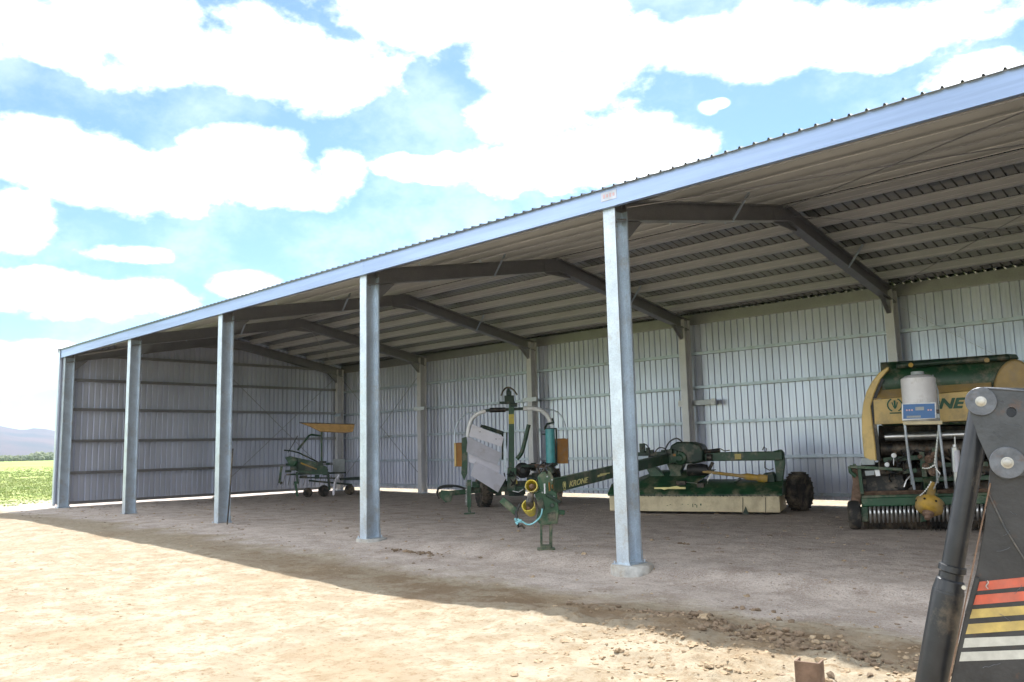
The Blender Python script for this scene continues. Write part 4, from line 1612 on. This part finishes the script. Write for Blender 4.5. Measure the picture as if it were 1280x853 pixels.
xt.prism([H(684, 642, -.012), H(694, 640, -.012), H(695, 650, -.012), H(686, 652, -.012)], H.n * .03)
xt.prism([H(671, 628, -.05), H(678, 622, -.05), H(681, 636, -.05), H(674, 642, -.05)], H.n * .10)
xt.beam(H(683, 618, -.04), H(700, 628, -.02), .05, .05)
xt.tube(H(690, 632, -.0), H(690, 632, -.09), .035)
xt.build('hitch_lug', GREEND, mow, .006)
MB().prism([H(699, 600, .5), H(704, 612, .5), H(702, 628, .5), H(696, 626, .5)], H.n * .2).build('counter_plate', DARK, mow, .01)

# ---------------------------------------------------------------- round baler
B = Plane(23.72, 5.78, .33)
bal = thing('round_baler', tuple(B.L(1.4, 1, 0)), 'ochre yellow and green round baler with spring tine pickup parked at right', 'baler')
DEP = 2.3
# left cover: curved yellow side cover with depth
outer = [(1110, 458), (1099, 466), (1090, 477), (1083, 490), (1079, 504), (1077, 522), (1077.5, 545), (1080, 571), (1087, 577)]
inner = [(1096, 576), (1094, 553), (1091, 530), (1088.5, 508), (1093, 492), (1101, 474), (1112, 461)]
slab(B, outer + inner, 0, DEP, 'side_cover', TAN, bal, .02)
inl = [(1096, 576), (1094, 553), (1091, 530), (1088.5, 508), (1093, 492), (1101, 474)]
MB().prism([B(u, v, .03) for u, v in inl] + [B(u + 4.5, v, .03) for u, v in inl[::-1]], B.n * .1).build('cover_seal', BLACK, bal)
# right cover: bulging, further from the face
oc = []
for k in range(19):
    a_ = R(-8 + 196 * k / 18)
    oc.append((1269 + 28 * math.cos(a_), 497 - 48 * math.sin(a_)))
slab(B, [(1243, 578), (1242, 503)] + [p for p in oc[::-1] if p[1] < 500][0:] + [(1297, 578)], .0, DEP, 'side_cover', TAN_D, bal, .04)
# main body behind: chamber with rollers
body = MB()
body.prism([B(1101, 486, .25), B(1110, 468, .25), B(1240, 457, .25), B(1243, 480, .25), B(1243, 530, .25), B(1101, 532, .25)], B.n * 1.9)
body.build('chamber_hood', GREEN, bal, .03)
bk = MB()
bk.prism([B(1098, 532, 1.2), B(1243, 532, 1.2), B(1243, 648, 1.2), B(1098, 648, 1.2)], B.n * .9)
bk.build('chamber', DARK, bal, .02)
ff = MB()
ff.prism([B(1091.5, 500, .02), B(1240, 486, .02), B(1240, 525, .02), B(1093.5, 531, .02)], B.n * .10)
ff.b.normal_update()
ff.build('front_panel', TAN, bal, .012)
up2 = MB()
p = [B(1091.5, 499.5, .02), B(1240, 485.5, .02), B(1238, 471, .25), B(1097, 480, .25)]
up2.prism(p, B.n * .10)
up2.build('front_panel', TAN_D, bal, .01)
tb = MB()
tb.prism([B(1120, 455, .2), B(1124, 452, .2), B(1259, 442.5, .2), B(1271, 443, .2), B(1274, 449, .2), B(1258, 449.5, .2), B(1124, 460.5, .2), B(1120, 462, .2)], B.n * 1.1)
tb.tube(B(1122, 457.5, .12), B(1262, 447, .12), .05)
tb.build('top_frame', GREEND, bal, .02)
lmps = MB()
for u, v in ((1138.5, 456.5), (1233.5, 450.5)):
    lmps.tube(B(u, v, .06), B(u, v, .02), .04, seg=12)
lmps.build('top_clamp', YELD, bal)
# hood drum between the covers
MB().lathe(B(1103, 482, .55), B.w, [(0, .42), (2.05, .42)], 36).build('roller_hood', GREEN, bal)
# lettering
ul = B(1127, 514.5, .0)
ur = B(1208.5, 503.5, .0)
xd = (ur - ul).normalized()
yd = B.n.cross(xd)
yd = yd if yd.z > 0 else -yd
tl = B.n * -.014
p_l = B(1126.5, 513.3, .018)
p_r = B(1208, 501.8 + 11 - 1.0, .018)
p_r = B(1208, 510.5, .018)
xd = (p_r - p_l).normalized()
text_part('lettering', 'KRONE', p_l - B.n * .004, xd, Vector((0, 0, 1)), .185, LETG, bal, .006, .3, .045, (p_r - p_l).length)
emblem(B(1118.5, 506.5, .010), xd, Zv, .115, LETG, bal)
# silver roller and dark works in the mouth
MB().tube(B(1106, 546.5, .5), B(1243, 542, .5), .075, seg=24).build('feed_roller', STEEL, bal)
MB().tube(B(1101, 562, .8), B(1243, 560, .8), .16, seg=24).build('feed_roller', DARK, bal)
MB().tube(B(1101, 590, .8), B(1243, 588, .8), .2, seg=24).build('feed_roller', DARK, bal)
mw = MB()
rnd = random.Random(21)
for k in range(60):
    u = rnd.uniform(1102, 1235)
    v = rnd.uniform(566, 622)
    q_ = Matrix.Rotation(rnd.uniform(-.9, .9), 3, B.n) @ Matrix.Rotation(rnd.uniform(-.5, .5), 3, Zv)
    mw.box(B(u, v, rnd.uniform(.35, .8)), (rnd.uniform(.04, .3), rnd.uniform(.06, .3), rnd.uniform(.03, .10)), (q_ @ B.w, q_ @ B.n, q_ @ Zv))
mw.build('gear_works', DARK, bal, .01)
mw = MB()
for (u0, v0, u1, v1) in ((1104, 575, 1150, 572), (1150, 582, 1235, 580), (1140, 600, 1240, 597), (1152, 565, 1158, 615), (1128, 590, 1146, 588), (1200, 570, 1204, 618), (1168, 560, 1170, 600)):
    mw.beam(B(u0, v0, .22), B(u1, v1, .22), .07, .08)
mw.build('cross_member', GREEN, bal, .008)
mw = MB()
for k in range(22):
    u = rnd.uniform(1110, 1225)
    v = rnd.uniform(560, 610)
    mw.poly([B(u, v, .15), B(u + rnd.uniform(-8, 8), v + rnd.uniform(5, 14), .08), B(u + rnd.uniform(-14, 14), v + rnd.uniform(0, 18), .12)], .014, 6)
mw.build('hose_bundle', BLACK, bal, 0, 60)
rs = MB()
for (u, v, s) in ((1161, 574, .07), (1168, 569, .06), (1157, 583, .06), (1173, 580, .05), (1150, 571, .04), (1166, 590, .07)):
    rs.lathe(B(u, v, .12), -B.n, [(0, s), (.06, s), (.08, s * .5), (.12, s * .4)], 12)
rs.build('gearbox', RUST, bal)
gd = MB()
for (u, v, r_) in ((1117.4, 569.6, .042), (1108.8, 581, .04)):
    gd.lathe(B(u, v, .02), -B.n, [(0, r_), (.03, r_), (.035, r_ * .8)], 18)
gd.beam(B(1117, 573, .04), B(1117, 582, .04), .012, .012, B.n)
gd.build('pressure_gauge', WHITE, bal)
# white ram at right
MB().lathe(B(1196.5, 616, -.05), B(1193.5, 560, -.05) - B(1196.5, 616, -.05), [(0, .045), (.34, .05), (.35, .065), (.75, .065), (.76, .04), (.80, .035)], 16).build('hydraulic_ram', STEEL, bal)
MB().lathe(B(1195.6, 590, -.05), B(1194, 562, -.05) - B(1195.6, 590, -.05), [(0, .067), (.36, .067)], 16).build('ram_sleeve', PANELW, bal)
MB().tube(B(1194, 562, -.05), B(1193.4, 546, -.05), .012, seg=6).build('ram_rod', STEEL, bal)
# left step, guard bar and valve box
lf = MB()
lf.beam(B(1062, 583.5, -.1), B(1128, 587, -.1), .14, .05)
lf.poly([B(1062, 583, -.1), B(1063, 590, -.1), B(1070, 596, -.1)], .035, 8)
lf.beam(B(1074, 586, -.05), B(1078, 618, -.05), .06, .06, B.n)
lf.beam(B(1068, 580, -.05), B(1068, 586, -.05), .05, .05, B.n)
lf.build('guard_bar', GREEN, bal, .006)
slab(B, [(1063, 586), (1073, 587), (1077, 597), (1076, 632), (1063, 632), (1066, 602)], .05, .3, 'side_chute', RUST, bal, .01)
bxv = MB()
bxv.box(B(1085, 577, .1), (.22, .2, .12), (B.w, B.n, Zv))
bxv.box(B(1086, 570.5, .1), (.16, .14, .08), (B.w, B.n, Zv))
bxv.build('valve_box', BOXG, bal, .01)
slab(B, [(1093, 587.5), (1099, 587), (1100.5, 595), (1095, 595.5)], -.12, .02, 'tag', WHITE, bal, .002)
slab(B, [(1081, 589), (1093, 588), (1093, 594), (1082, 595)], -.10, .06, 'bracket', BOXG, bal, .004)
slab(B, [(1082, 596), (1128, 594), (1132, 613), (1084, 616)], .3, .1, 'opening_shroud', BLACK, bal, .004)
# pickup: floor, green wind guard, rotor and tines
pk = MB()
pk.prism([B(1080, 615, .0), B(1242, 611, .0), B(1242, 622, .1), B(1080, 625, .1)], B.n * .2)
pk.build('pickup_shelf', RUST, bal, .01)
MB().beam(B(1077, 628, -.05), B(1240, 624, -.05), .12, .15).build('pickup_beam', GREENL, bal, .02)
MB().beam(B(1077, 621.5, -.02), B(1240, 617.5, -.02), .08, .05).build('pickup_beam', GREEN, bal, .01)
for u in (1080, 1153):
    slab(B, [(u - 4, 634), (u + 5, 633.5), (u + 5, 652), (u - 3, 653)], -.1, .12, 'pickup_bracket', GREEN, bal, .008)
MB().tube(B(1080, 650, .22), B(1240, 645, .22), .19, seg=24).build('pickup_rotor', DARK, bal)
zb = lambda u, k: 633.8 - (u - 1080) * .022 + k
k = 0
u = 1088.0
while u < 1240:
    if not (1147 < u < 1160):
        MB().poly([B(u, zb(u, 0), -.06), B(u - .2, zb(u, 1.5), -.13), B(u, zb(u, 8), -.16), B(u + .2, zb(u, 15), -.14), B(u + .5, zb(u, 20), -.04)],
                  [.018, .022, .022, .018, .012], 8).build('spring_tine', STEEL, bal, 0, 60)
    u += 5.35
tn = MB()
for j in range(3):
    for k in range(26):
        u = 1086 + k * 5.9
        b0 = B(u, 651 - (u - 1080) * .025, .1)
        a_ = R(-20 - 45 * j)
        e = b0 + (-B.n * math.cos(a_) + Zv * math.sin(a_)) * .22
        tn.poly([b0, e], [.010, .006], 5)
tn.build('rotor_tines', DARK, bal, 0, 0)
gwc = B(1068.5, 648, -.02)
gr = .25
wheel(bal, (gwc.x, gwc.y, gr + gh(gwc.x, gwc.y)), B.w + B.n * .12, gr, .20, DARK, False)
for (a_, sx) in ((.25, 1), (2.5, -1)):
    c = B.L(a_ if sx > 0 else 2.55, 1.7, .55)
    wheel(bal, (c.x, c.y, .55 + gh(c.x, c.y)), B.w, .55, .4, DARK, True)
# drawbar and PTO hanging on its chain
MB().beam(B(1160, 600, .1), B(1166, 622, -.6), .16, .12).build('drawbar', GREEN, bal, .01)
cone = MB()
cA = B(1166, 604, -.45)
cB = B(1160.3, 641, -.75)
cone.lathe(cA, cB - cA, [(0, .045), (.22, .07), (.30, .085), (.34, .20), (.36, .215), (.50, .205), (.55, .14), (.56, .12)], 26)
po = cone.build('shaft_guard', YELD, bal, 0, 50)
MB().lathe(cB + (cB - cA).normalized() * .0, cB - cA, [(0, .09), (.06, .08), (.08, .05), (.12, .045)], 16).build('yoke', RUST, po)
hl = MB()
for k in range(8):
    a_ = 2 * math.pi * k / 8
    d_ = (cB - cA).normalized()
    s1 = d_.cross(Zv).normalized()
    s2 = s1.cross(d_)
    c_h = cA + d_ * .43 + (s1 * math.cos(a_) + s2 * math.sin(a_)) * .212
    hl.tube(c_h, c_h + (s1 * math.cos(a_) + s2 * math.sin(a_)) * .012, .018, seg=8)
hl.build('guard_slots', DARK, po)


def chain(p0, p1, sag, parent, n=26):
    c_ = MB()
    for k in range(n):
        f0 = k / n
        f1 = (k + 1) / n
        q0 = p0.lerp(p1, f0) - Zv * sag * 4 * f0 * (1 - f0)
        q1 = p0.lerp(p1, f1) - Zv * sag * 4 * f1 * (1 - f1)
        c_.beam(q0, q1, .022 if k % 2 else .006, .006 if k % 2 else .022)
    c_.build('chain', STEEL, parent, 0, 0)


chain(B(1174, 531, -.8), B(1168, 581, -.75), .0, bal)
chain(B(1168, 581, -.75), B(1175, 592, -.75), .02, bal, 12)
chain(B(1175, 592, -.75), B(1167, 612, -.8), .0, bal, 12)
chain(B(1164, 602, -.78), B(1149, 620, -.8), .03, bal, 16)
chain(B(1153, 585, -.7), B(1168, 581, -.75), .03, bal, 12)

# additive tank unit standing in front of the baler
TK = Plane(23.72, 5.78, .33)
bb = B(1160, 610, -.8)
tk = thing('additive_tank', (bb.x, bb.y, bb.z), 'white plastic additive tank on a tall cream shelf with thin legs before the baler', 'tank')
shf = MB()
shf.prism([B(1128, 527, -1.05), B(1178, 526, -1.05), B(1178, 530.6, -1.05), B(1129, 531.2, -1.05)], B.n * .66)
shf.build('shelf', CREAM, tk, .005)
cT = B(1152, 528, -.75)
tkb = MB()
rT = .262
tkb.lathe(cT, Zv, [(0, rT * .9), (.015, rT), (.70, rT), (.72, rT * .985), (.765, rT * .72), (.78, rT * .45), (.785, .02)], 40)
tk_o = tkb.build('tank', POLY, tk, 0, 40)
MB().lathe(cT + Zv * .78, Zv, [(0, .10), (.05, .10), (.055, .085)], 22).build('lid', BOXG, tk_o)
MB().poly([cT + B.w * .26 - B.n * .08 + Zv * .0, cT + B.w * .275 - B.n * .08 + Zv * .5, cT + B.w * .22 - B.n * .05 + Zv * .76], .012, 6).build('level_tube', BOXG, tk_o)
lgt = MB()
lgt = lgt.poly([B(1131, 531, -1.0), B(1136, 575, -.95), B(1141, 600, -.85), B(1143, 612, -.8)], .022, 8)
lgt.build('leg', GALV, tk, 0, 60)
MB().poly([B(1173.5, 531, -1.0), B(1177, 560, -.95), B(1181, 592, -.9), B(1183, 610, -.8)], .022, 8).build('leg', GALV, tk, 0, 60)
MB().poly([B(1131, 531, -.5), B(1139, 590, -.4), B(1140, 606, -.4)], .018, 8).build('leg', BOXG, tk, 0, 60)
MB().poly([B(1173.5, 531, -.5), B(1170, 570, -.4), B(1172, 604, -.4)], .018, 8).build('leg', BOXG, tk, 0, 60)
MB().poly([B(1138, 595, -.86), B(1133, 600, -.9), B(1130, 609, -.9)], .012, 6).build('handle', STEEL, tk, 0, 60)

# control box on the shelf edge
cb0, cb1, cb2, cb3 = B(1127, 504.5, -1.12), B(1170, 503, -1.12), B(1170.5, 523.5, -1.12), B(1127.5, 526, -1.12)
ctl = thing('control_box', tuple(cb3), 'blue faced control box with white rim on the shelf below the white tank', 'control box')
MB().prism([cb0, cb1, cb2, cb3], B.n * .14).build('case', WHITE, ctl, .006)


def inset(f_):
    c = (cb0 + cb1 + cb2 + cb3) / 4
    return [c + (q_ - c) * f_ for q_ in (cb0, cb1, cb2, cb3)]


c_ = (cb0 + cb1 + cb2 + cb3) / 4
ex = (cb1 - cb0) / 2
ey = (cb0 - cb3) / 2


def cp(a_, b_, o_=0):
    return c_ + ex * a_ + ey * b_ - B.n * o_


fo = MB().prism([cp(-.92, .84, .004), cp(.92, .84, .004), cp(.92, -.84, .004), cp(-.92, -.84, .004)], B.n * -.006).build('face', BLUE, ctl)
MB().prism([cp(-.72, -.5, .012), cp(.1, -.5, .012), cp(.1, -.74, .012), cp(-.72, -.74, .012)], B.n * -.003).build('label_strip', BOXG, fo)
MB().prism([cp(-.2, .5, .012), cp(.3, .5, .012), cp(.3, .1, .012), cp(-.2, .1, .012)], B.n * -.003).build('display', BOXG, fo)
kb = MB()
for a_, b2_ in ((-.7, .15), (-.55, .15), (-.4, .15), (.55, .1), (.7, .1)):
    kb.tube(cp(a_, b2_, .012), cp(a_, b2_, .02), .014, seg=10)
kb.build('button', STICKR, fo)
MB().tube(cp(1.02, -.1, -.06), cp(1.18, -.1, -.06), .035, seg=12).build('cable_plug', BLACK, ctl)
MB().prism([cp(1.0, -.35, -.02), cp(1.2, -.35, -.02), cp(1.2, -.85, -.02), cp(1.0, -.85, -.02)], B.n * .1).build('bracket', BOXG, ctl, .004)

# ---------------------------------------------------------------- loader arm in the foreground
dirn = (cam_f + cam_r * ((1235 - 640) / FPX))
dh = Vector((dirn.x, dirn.y, 0)).normalized()
LP = C0 + dirn * 2.3
ang = math.atan2(dh.y, dh.x) - math.pi / 2
Ld = Plane(LP.x, LP.y, ang)
gl = gh(Ld(1230, 853).x, Ld(1230, 853).y)
lo_ = thing('loader_arm', (LP.x, LP.y, gl), 'worn charcoal tractor loader arm with black ram and striped decal, close at right', 'loader arm')


def circ(u, v, r_, a0_=0, a1_=360, n=24):
    return [(u + r_ * math.cos(R(a0_ + (a1_ - a0_) * k / n)), v - r_ * math.sin(R(a0_ + (a1_ - a0_) * k / n))) for k in range(n + (0 if a1_ - a0_ >= 360 else 1))]


outl = circ(1227.5, 502.5, 18.5, 90, 205, 12) + [(1222, 545), (1240, 585)] + circ(1259.5, 578.5, 21, 200, 300, 10) + [(1290, 592), (1345, 590), (1352, 500), (1345, 486.5)]
plate([Ld(u, v, 0) for u, v in outl], [[Ld(u, v, 0) for u, v in circ(1264.3, 515.5, 6.3, 0, 360, 22)]], Ld.n * .014, 'pivot_plate', LOAD, lo_, .0015)
MB().poly([Ld(1264.3, 515.5, -.0), Ld(1264.3, 515.5, -.0) + Ld.n * .12], 6.2 * 2.3 / FPX, 28, False).build('hole_bush', STEEL, lo_, 0, 60)
for (u, v, r_) in ((1226.2, 502.2, 17.5), (1259.2, 578.5, 19.2)):
    c = Ld(u, v, 0)
    rr = r_ * 2.3 / FPX
    wo = MB().lathe(c + Ld.n * -.0005, -Ld.n, [(0, rr), (.007, rr), (.0085, rr * .97)], 40).build('pin_washer', WASH, lo_)
    MB().lathe(c - Ld.n * .008, -Ld.n, [(0, rr * .36), (.003, rr * .36), (.0035, rr * .27), (.011, rr * .25), (.0125, rr * .17)], 18).build('pin', BOLT, wo)
# second (inner) plate and lower link with decal stripes
low = [(1240, 560), (1236, 600), (1230, 660), (1221, 712), (1208, 760), (1188, 853), (1170, 930), (1150, 1010), (1345, 1010), (1345, 560)]
plate([Ld(u, v, .03) for u, v in low], [], Ld.n * .014, 'link_plate', LOADL, lo_, .0015)
plate([Ld(u, v, .16) for u, v in outl], [], Ld.n * .014, 'pivot_plate', LOAD, lo_, .0015)
MB().beam(Ld(1238, 604, .027), Ld(1186, 853, .027), .004, .010, Ld.n).build('plate_edge', RUST, lo_)
MB().poly([Ld(1236, 618, .026), Ld(1256, 660, .026), Ld(1282, 702, .026)], .0022, 6).build('weld_bead', LOAD, lo_)
MB().beam(Ld(1222, 722, .022), Ld(1209, 766, .022), .01, .024, Ld.n).build('edge_strip', LOADD, lo_)
stripes = [((1224.5, 727.5), (1283, 721), (1283, 733), (1221.5, 739), DRED), ((1220, 744.3), (1283, 739), (1283, 751), (1216.5, 756.5), DRED),
           ((1215.3, 762), (1283, 757.5), (1283, 768.5), (1212, 773.5), DYEL), ((1210.5, 780.5), (1283, 776), (1283, 788), (1207, 793), DYEL),
           ((1206, 798), (1283, 796), (1283, 807), (1203.5, 810), DWHT), ((1201.5, 815.5), (1283, 813.5), (1283, 825), (1199, 827), DWHT)]
for a_, b2_, c2_, d2_, m_ in stripes:
    q4 = [a_, (b2_[0] + 24, b2_[1] - 2), (c2_[0] + 24, c2_[1] - 2), d2_]
    MB().prism([Ld(u, v, .0288) for u, v in q4], Ld.n * .001).build('decal_stripe', m_, lo_)
# scuffs and fixings on the loader
rnd = random.Random(3)
sc = MB()
for (u, v, du, dv_, n) in ((1232, 725, 3, 9, 5), (1262, 640, 9, 4, 5), (1246, 690, 16, -5, 6), (1250, 768, 14, 9, 5), (1268, 742, 9, -10, 5), (1228, 835, 22, -5, 6), (1262, 664, -8, 6, 4)):
    pts_ = [Ld(u + du * k / n + rnd.uniform(-.8, .8), v + dv_ * k / n + rnd.uniform(-.8, .8), .0268) for k in range(n + 1)]
    sc.poly(pts_, .0006, 4)
for (u, v, du, dv_, n) in ((1240, 540, 12, 7, 4), (1256, 530, 20, 3, 5), (1248, 500, 9, 5, 4)):
    sc.poly([Ld(u + du * k / n + rnd.uniform(-.8, .8), v + dv_ * k / n + rnd.uniform(-.8, .8), -.0006) for k in range(n + 1)], .0005, 4)
sc.build('scratch_marks', WASH, lo_, 0, 0)
sq = MB()
sq.poly([Ld(1234 + 1.5 * math.sin(k * .9), 726 + k * 1.3, .0262) for k in range(9)], .0013, 5)
sq.build('paint_squiggle', DWHT, lo_, 0, 60)
MB().poly([Ld(1282, 489, .0), Ld(1262, 487.3, .0), Ld(1243, 486.2, .0), Ld(1230, 485.5, .0)], .0035, 8).build('weld_bead', WASH, lo_, 0, 60)
# hydraulic ram
e0, e1 = Ld(1228, 500, .085), Ld(1186.5, 732, .085)
ax = (e1 - e0).normalized()
L1 = (e1 - e0).length
MB().lathe(e0, ax, [(0, .022), (.03, .030), (L1 - .05, .030)], 32).build('ram_tube', LOADD, lo_)
col = MB()
col.lathe(e0, ax, [(L1 - .06, .030), (L1 - .058, .036), (L1 - .042, .037), (L1 - .038, .032), (L1 - .02, .032), (L1 - .016, .037), (L1 - .002, .0385), (L1 + .02, .0425)], 32)
col.build('ram_collar', LOADD, lo_)
dn = (Ld(1150, 853, .085) - e1).normalized()
MB().lathe(e1 + ax * .012, ax, [(0, .0415), (.02, .0425), (1.02, .0425), (1.05, .03)], 32).build('ram_barrel', LOADD, lo_)
MB().lathe(Ld(1205, 734, .03), -Ld.n, [(0, .006), (.012, .006)], 10).build('grease_nipple', STEEL, lo_)
e2 = e1 + ax * 1.08
cbm = MB()
cbm.box((e2.x + .18, e2.y, max(e2.z - .02, gl + .1)), (.75, .12, .14), (Ld.w, Ld.n, Zv))
cbm.build('cross_beam', LOAD, lo_, .01)
lgz = MB()
lgz.prism([Ld.o + Ld.w * (e2 - Ld.o).dot(Ld.w) + Ld.n * .02 + Zv * (gl + .0), Ld.o + Ld.w * ((e2 - Ld.o).dot(Ld.w) + .5) + Ld.n * .02 + Zv * (gl + .0),
           Ld(1300, 990, .05 - .03), Ld(1165, 960, .02)], Ld.n * .10)
lgz.build('foot_plate', LOAD, lo_, .008)

# ---------------------------------------------------------------- rusty channel post at the bottom edge
dpx = cam_f + cam_r * ((1011 - 640) / FPX) - cam_u * ((829 - 426.5) / FPX)
pt = C0 + dpx * 3.0
gpz = gh(pt.x, pt.y)
ps = MB()
ps.extr([(-.045, -.03), (.045, -.03), (.045, .035), (.037, .035), (.037, -.022), (-.037, -.022), (-.037, .035), (-.045, .035)], (pt.x, pt.y, gpz - .05), (pt.x, pt.y, pt.z + .01),
        (-math.sin(.2), math.cos(.2), 0))
o = ps.build('channel_post', RUST, None, .002)
tag(o, 'short rusty steel channel post in the yard at the bottom edge', 'post')

# ---------------------------------------------------------------- air
hz_ = MB()
hz_.box((0, 0, 119), (16400, 16400, 260))
hm = bpy.data.materials.new('air')
hm.use_nodes = True
ht = hm.node_tree
ht.nodes.remove(ht.nodes['Principled BSDF'])
pv = N(ht, 'ShaderNodeVolumePrincipled')
pv.inputs['Color'].default_value = (0.62, 0.76, 1.0, 1)
pv.inputs['Density'].default_value = 0.00009
pv.inputs['Anisotropy'].default_value = 0.3
ht.links.new(pv.outputs[0], ht.nodes['Material Output'].inputs['Volume'])
HAZE = True
if HAZE:
    o = hz_.build('haze', hm, None, 0, 0)
    tag(o, 'thin pale haze in the air over the far field', kind='stuff')
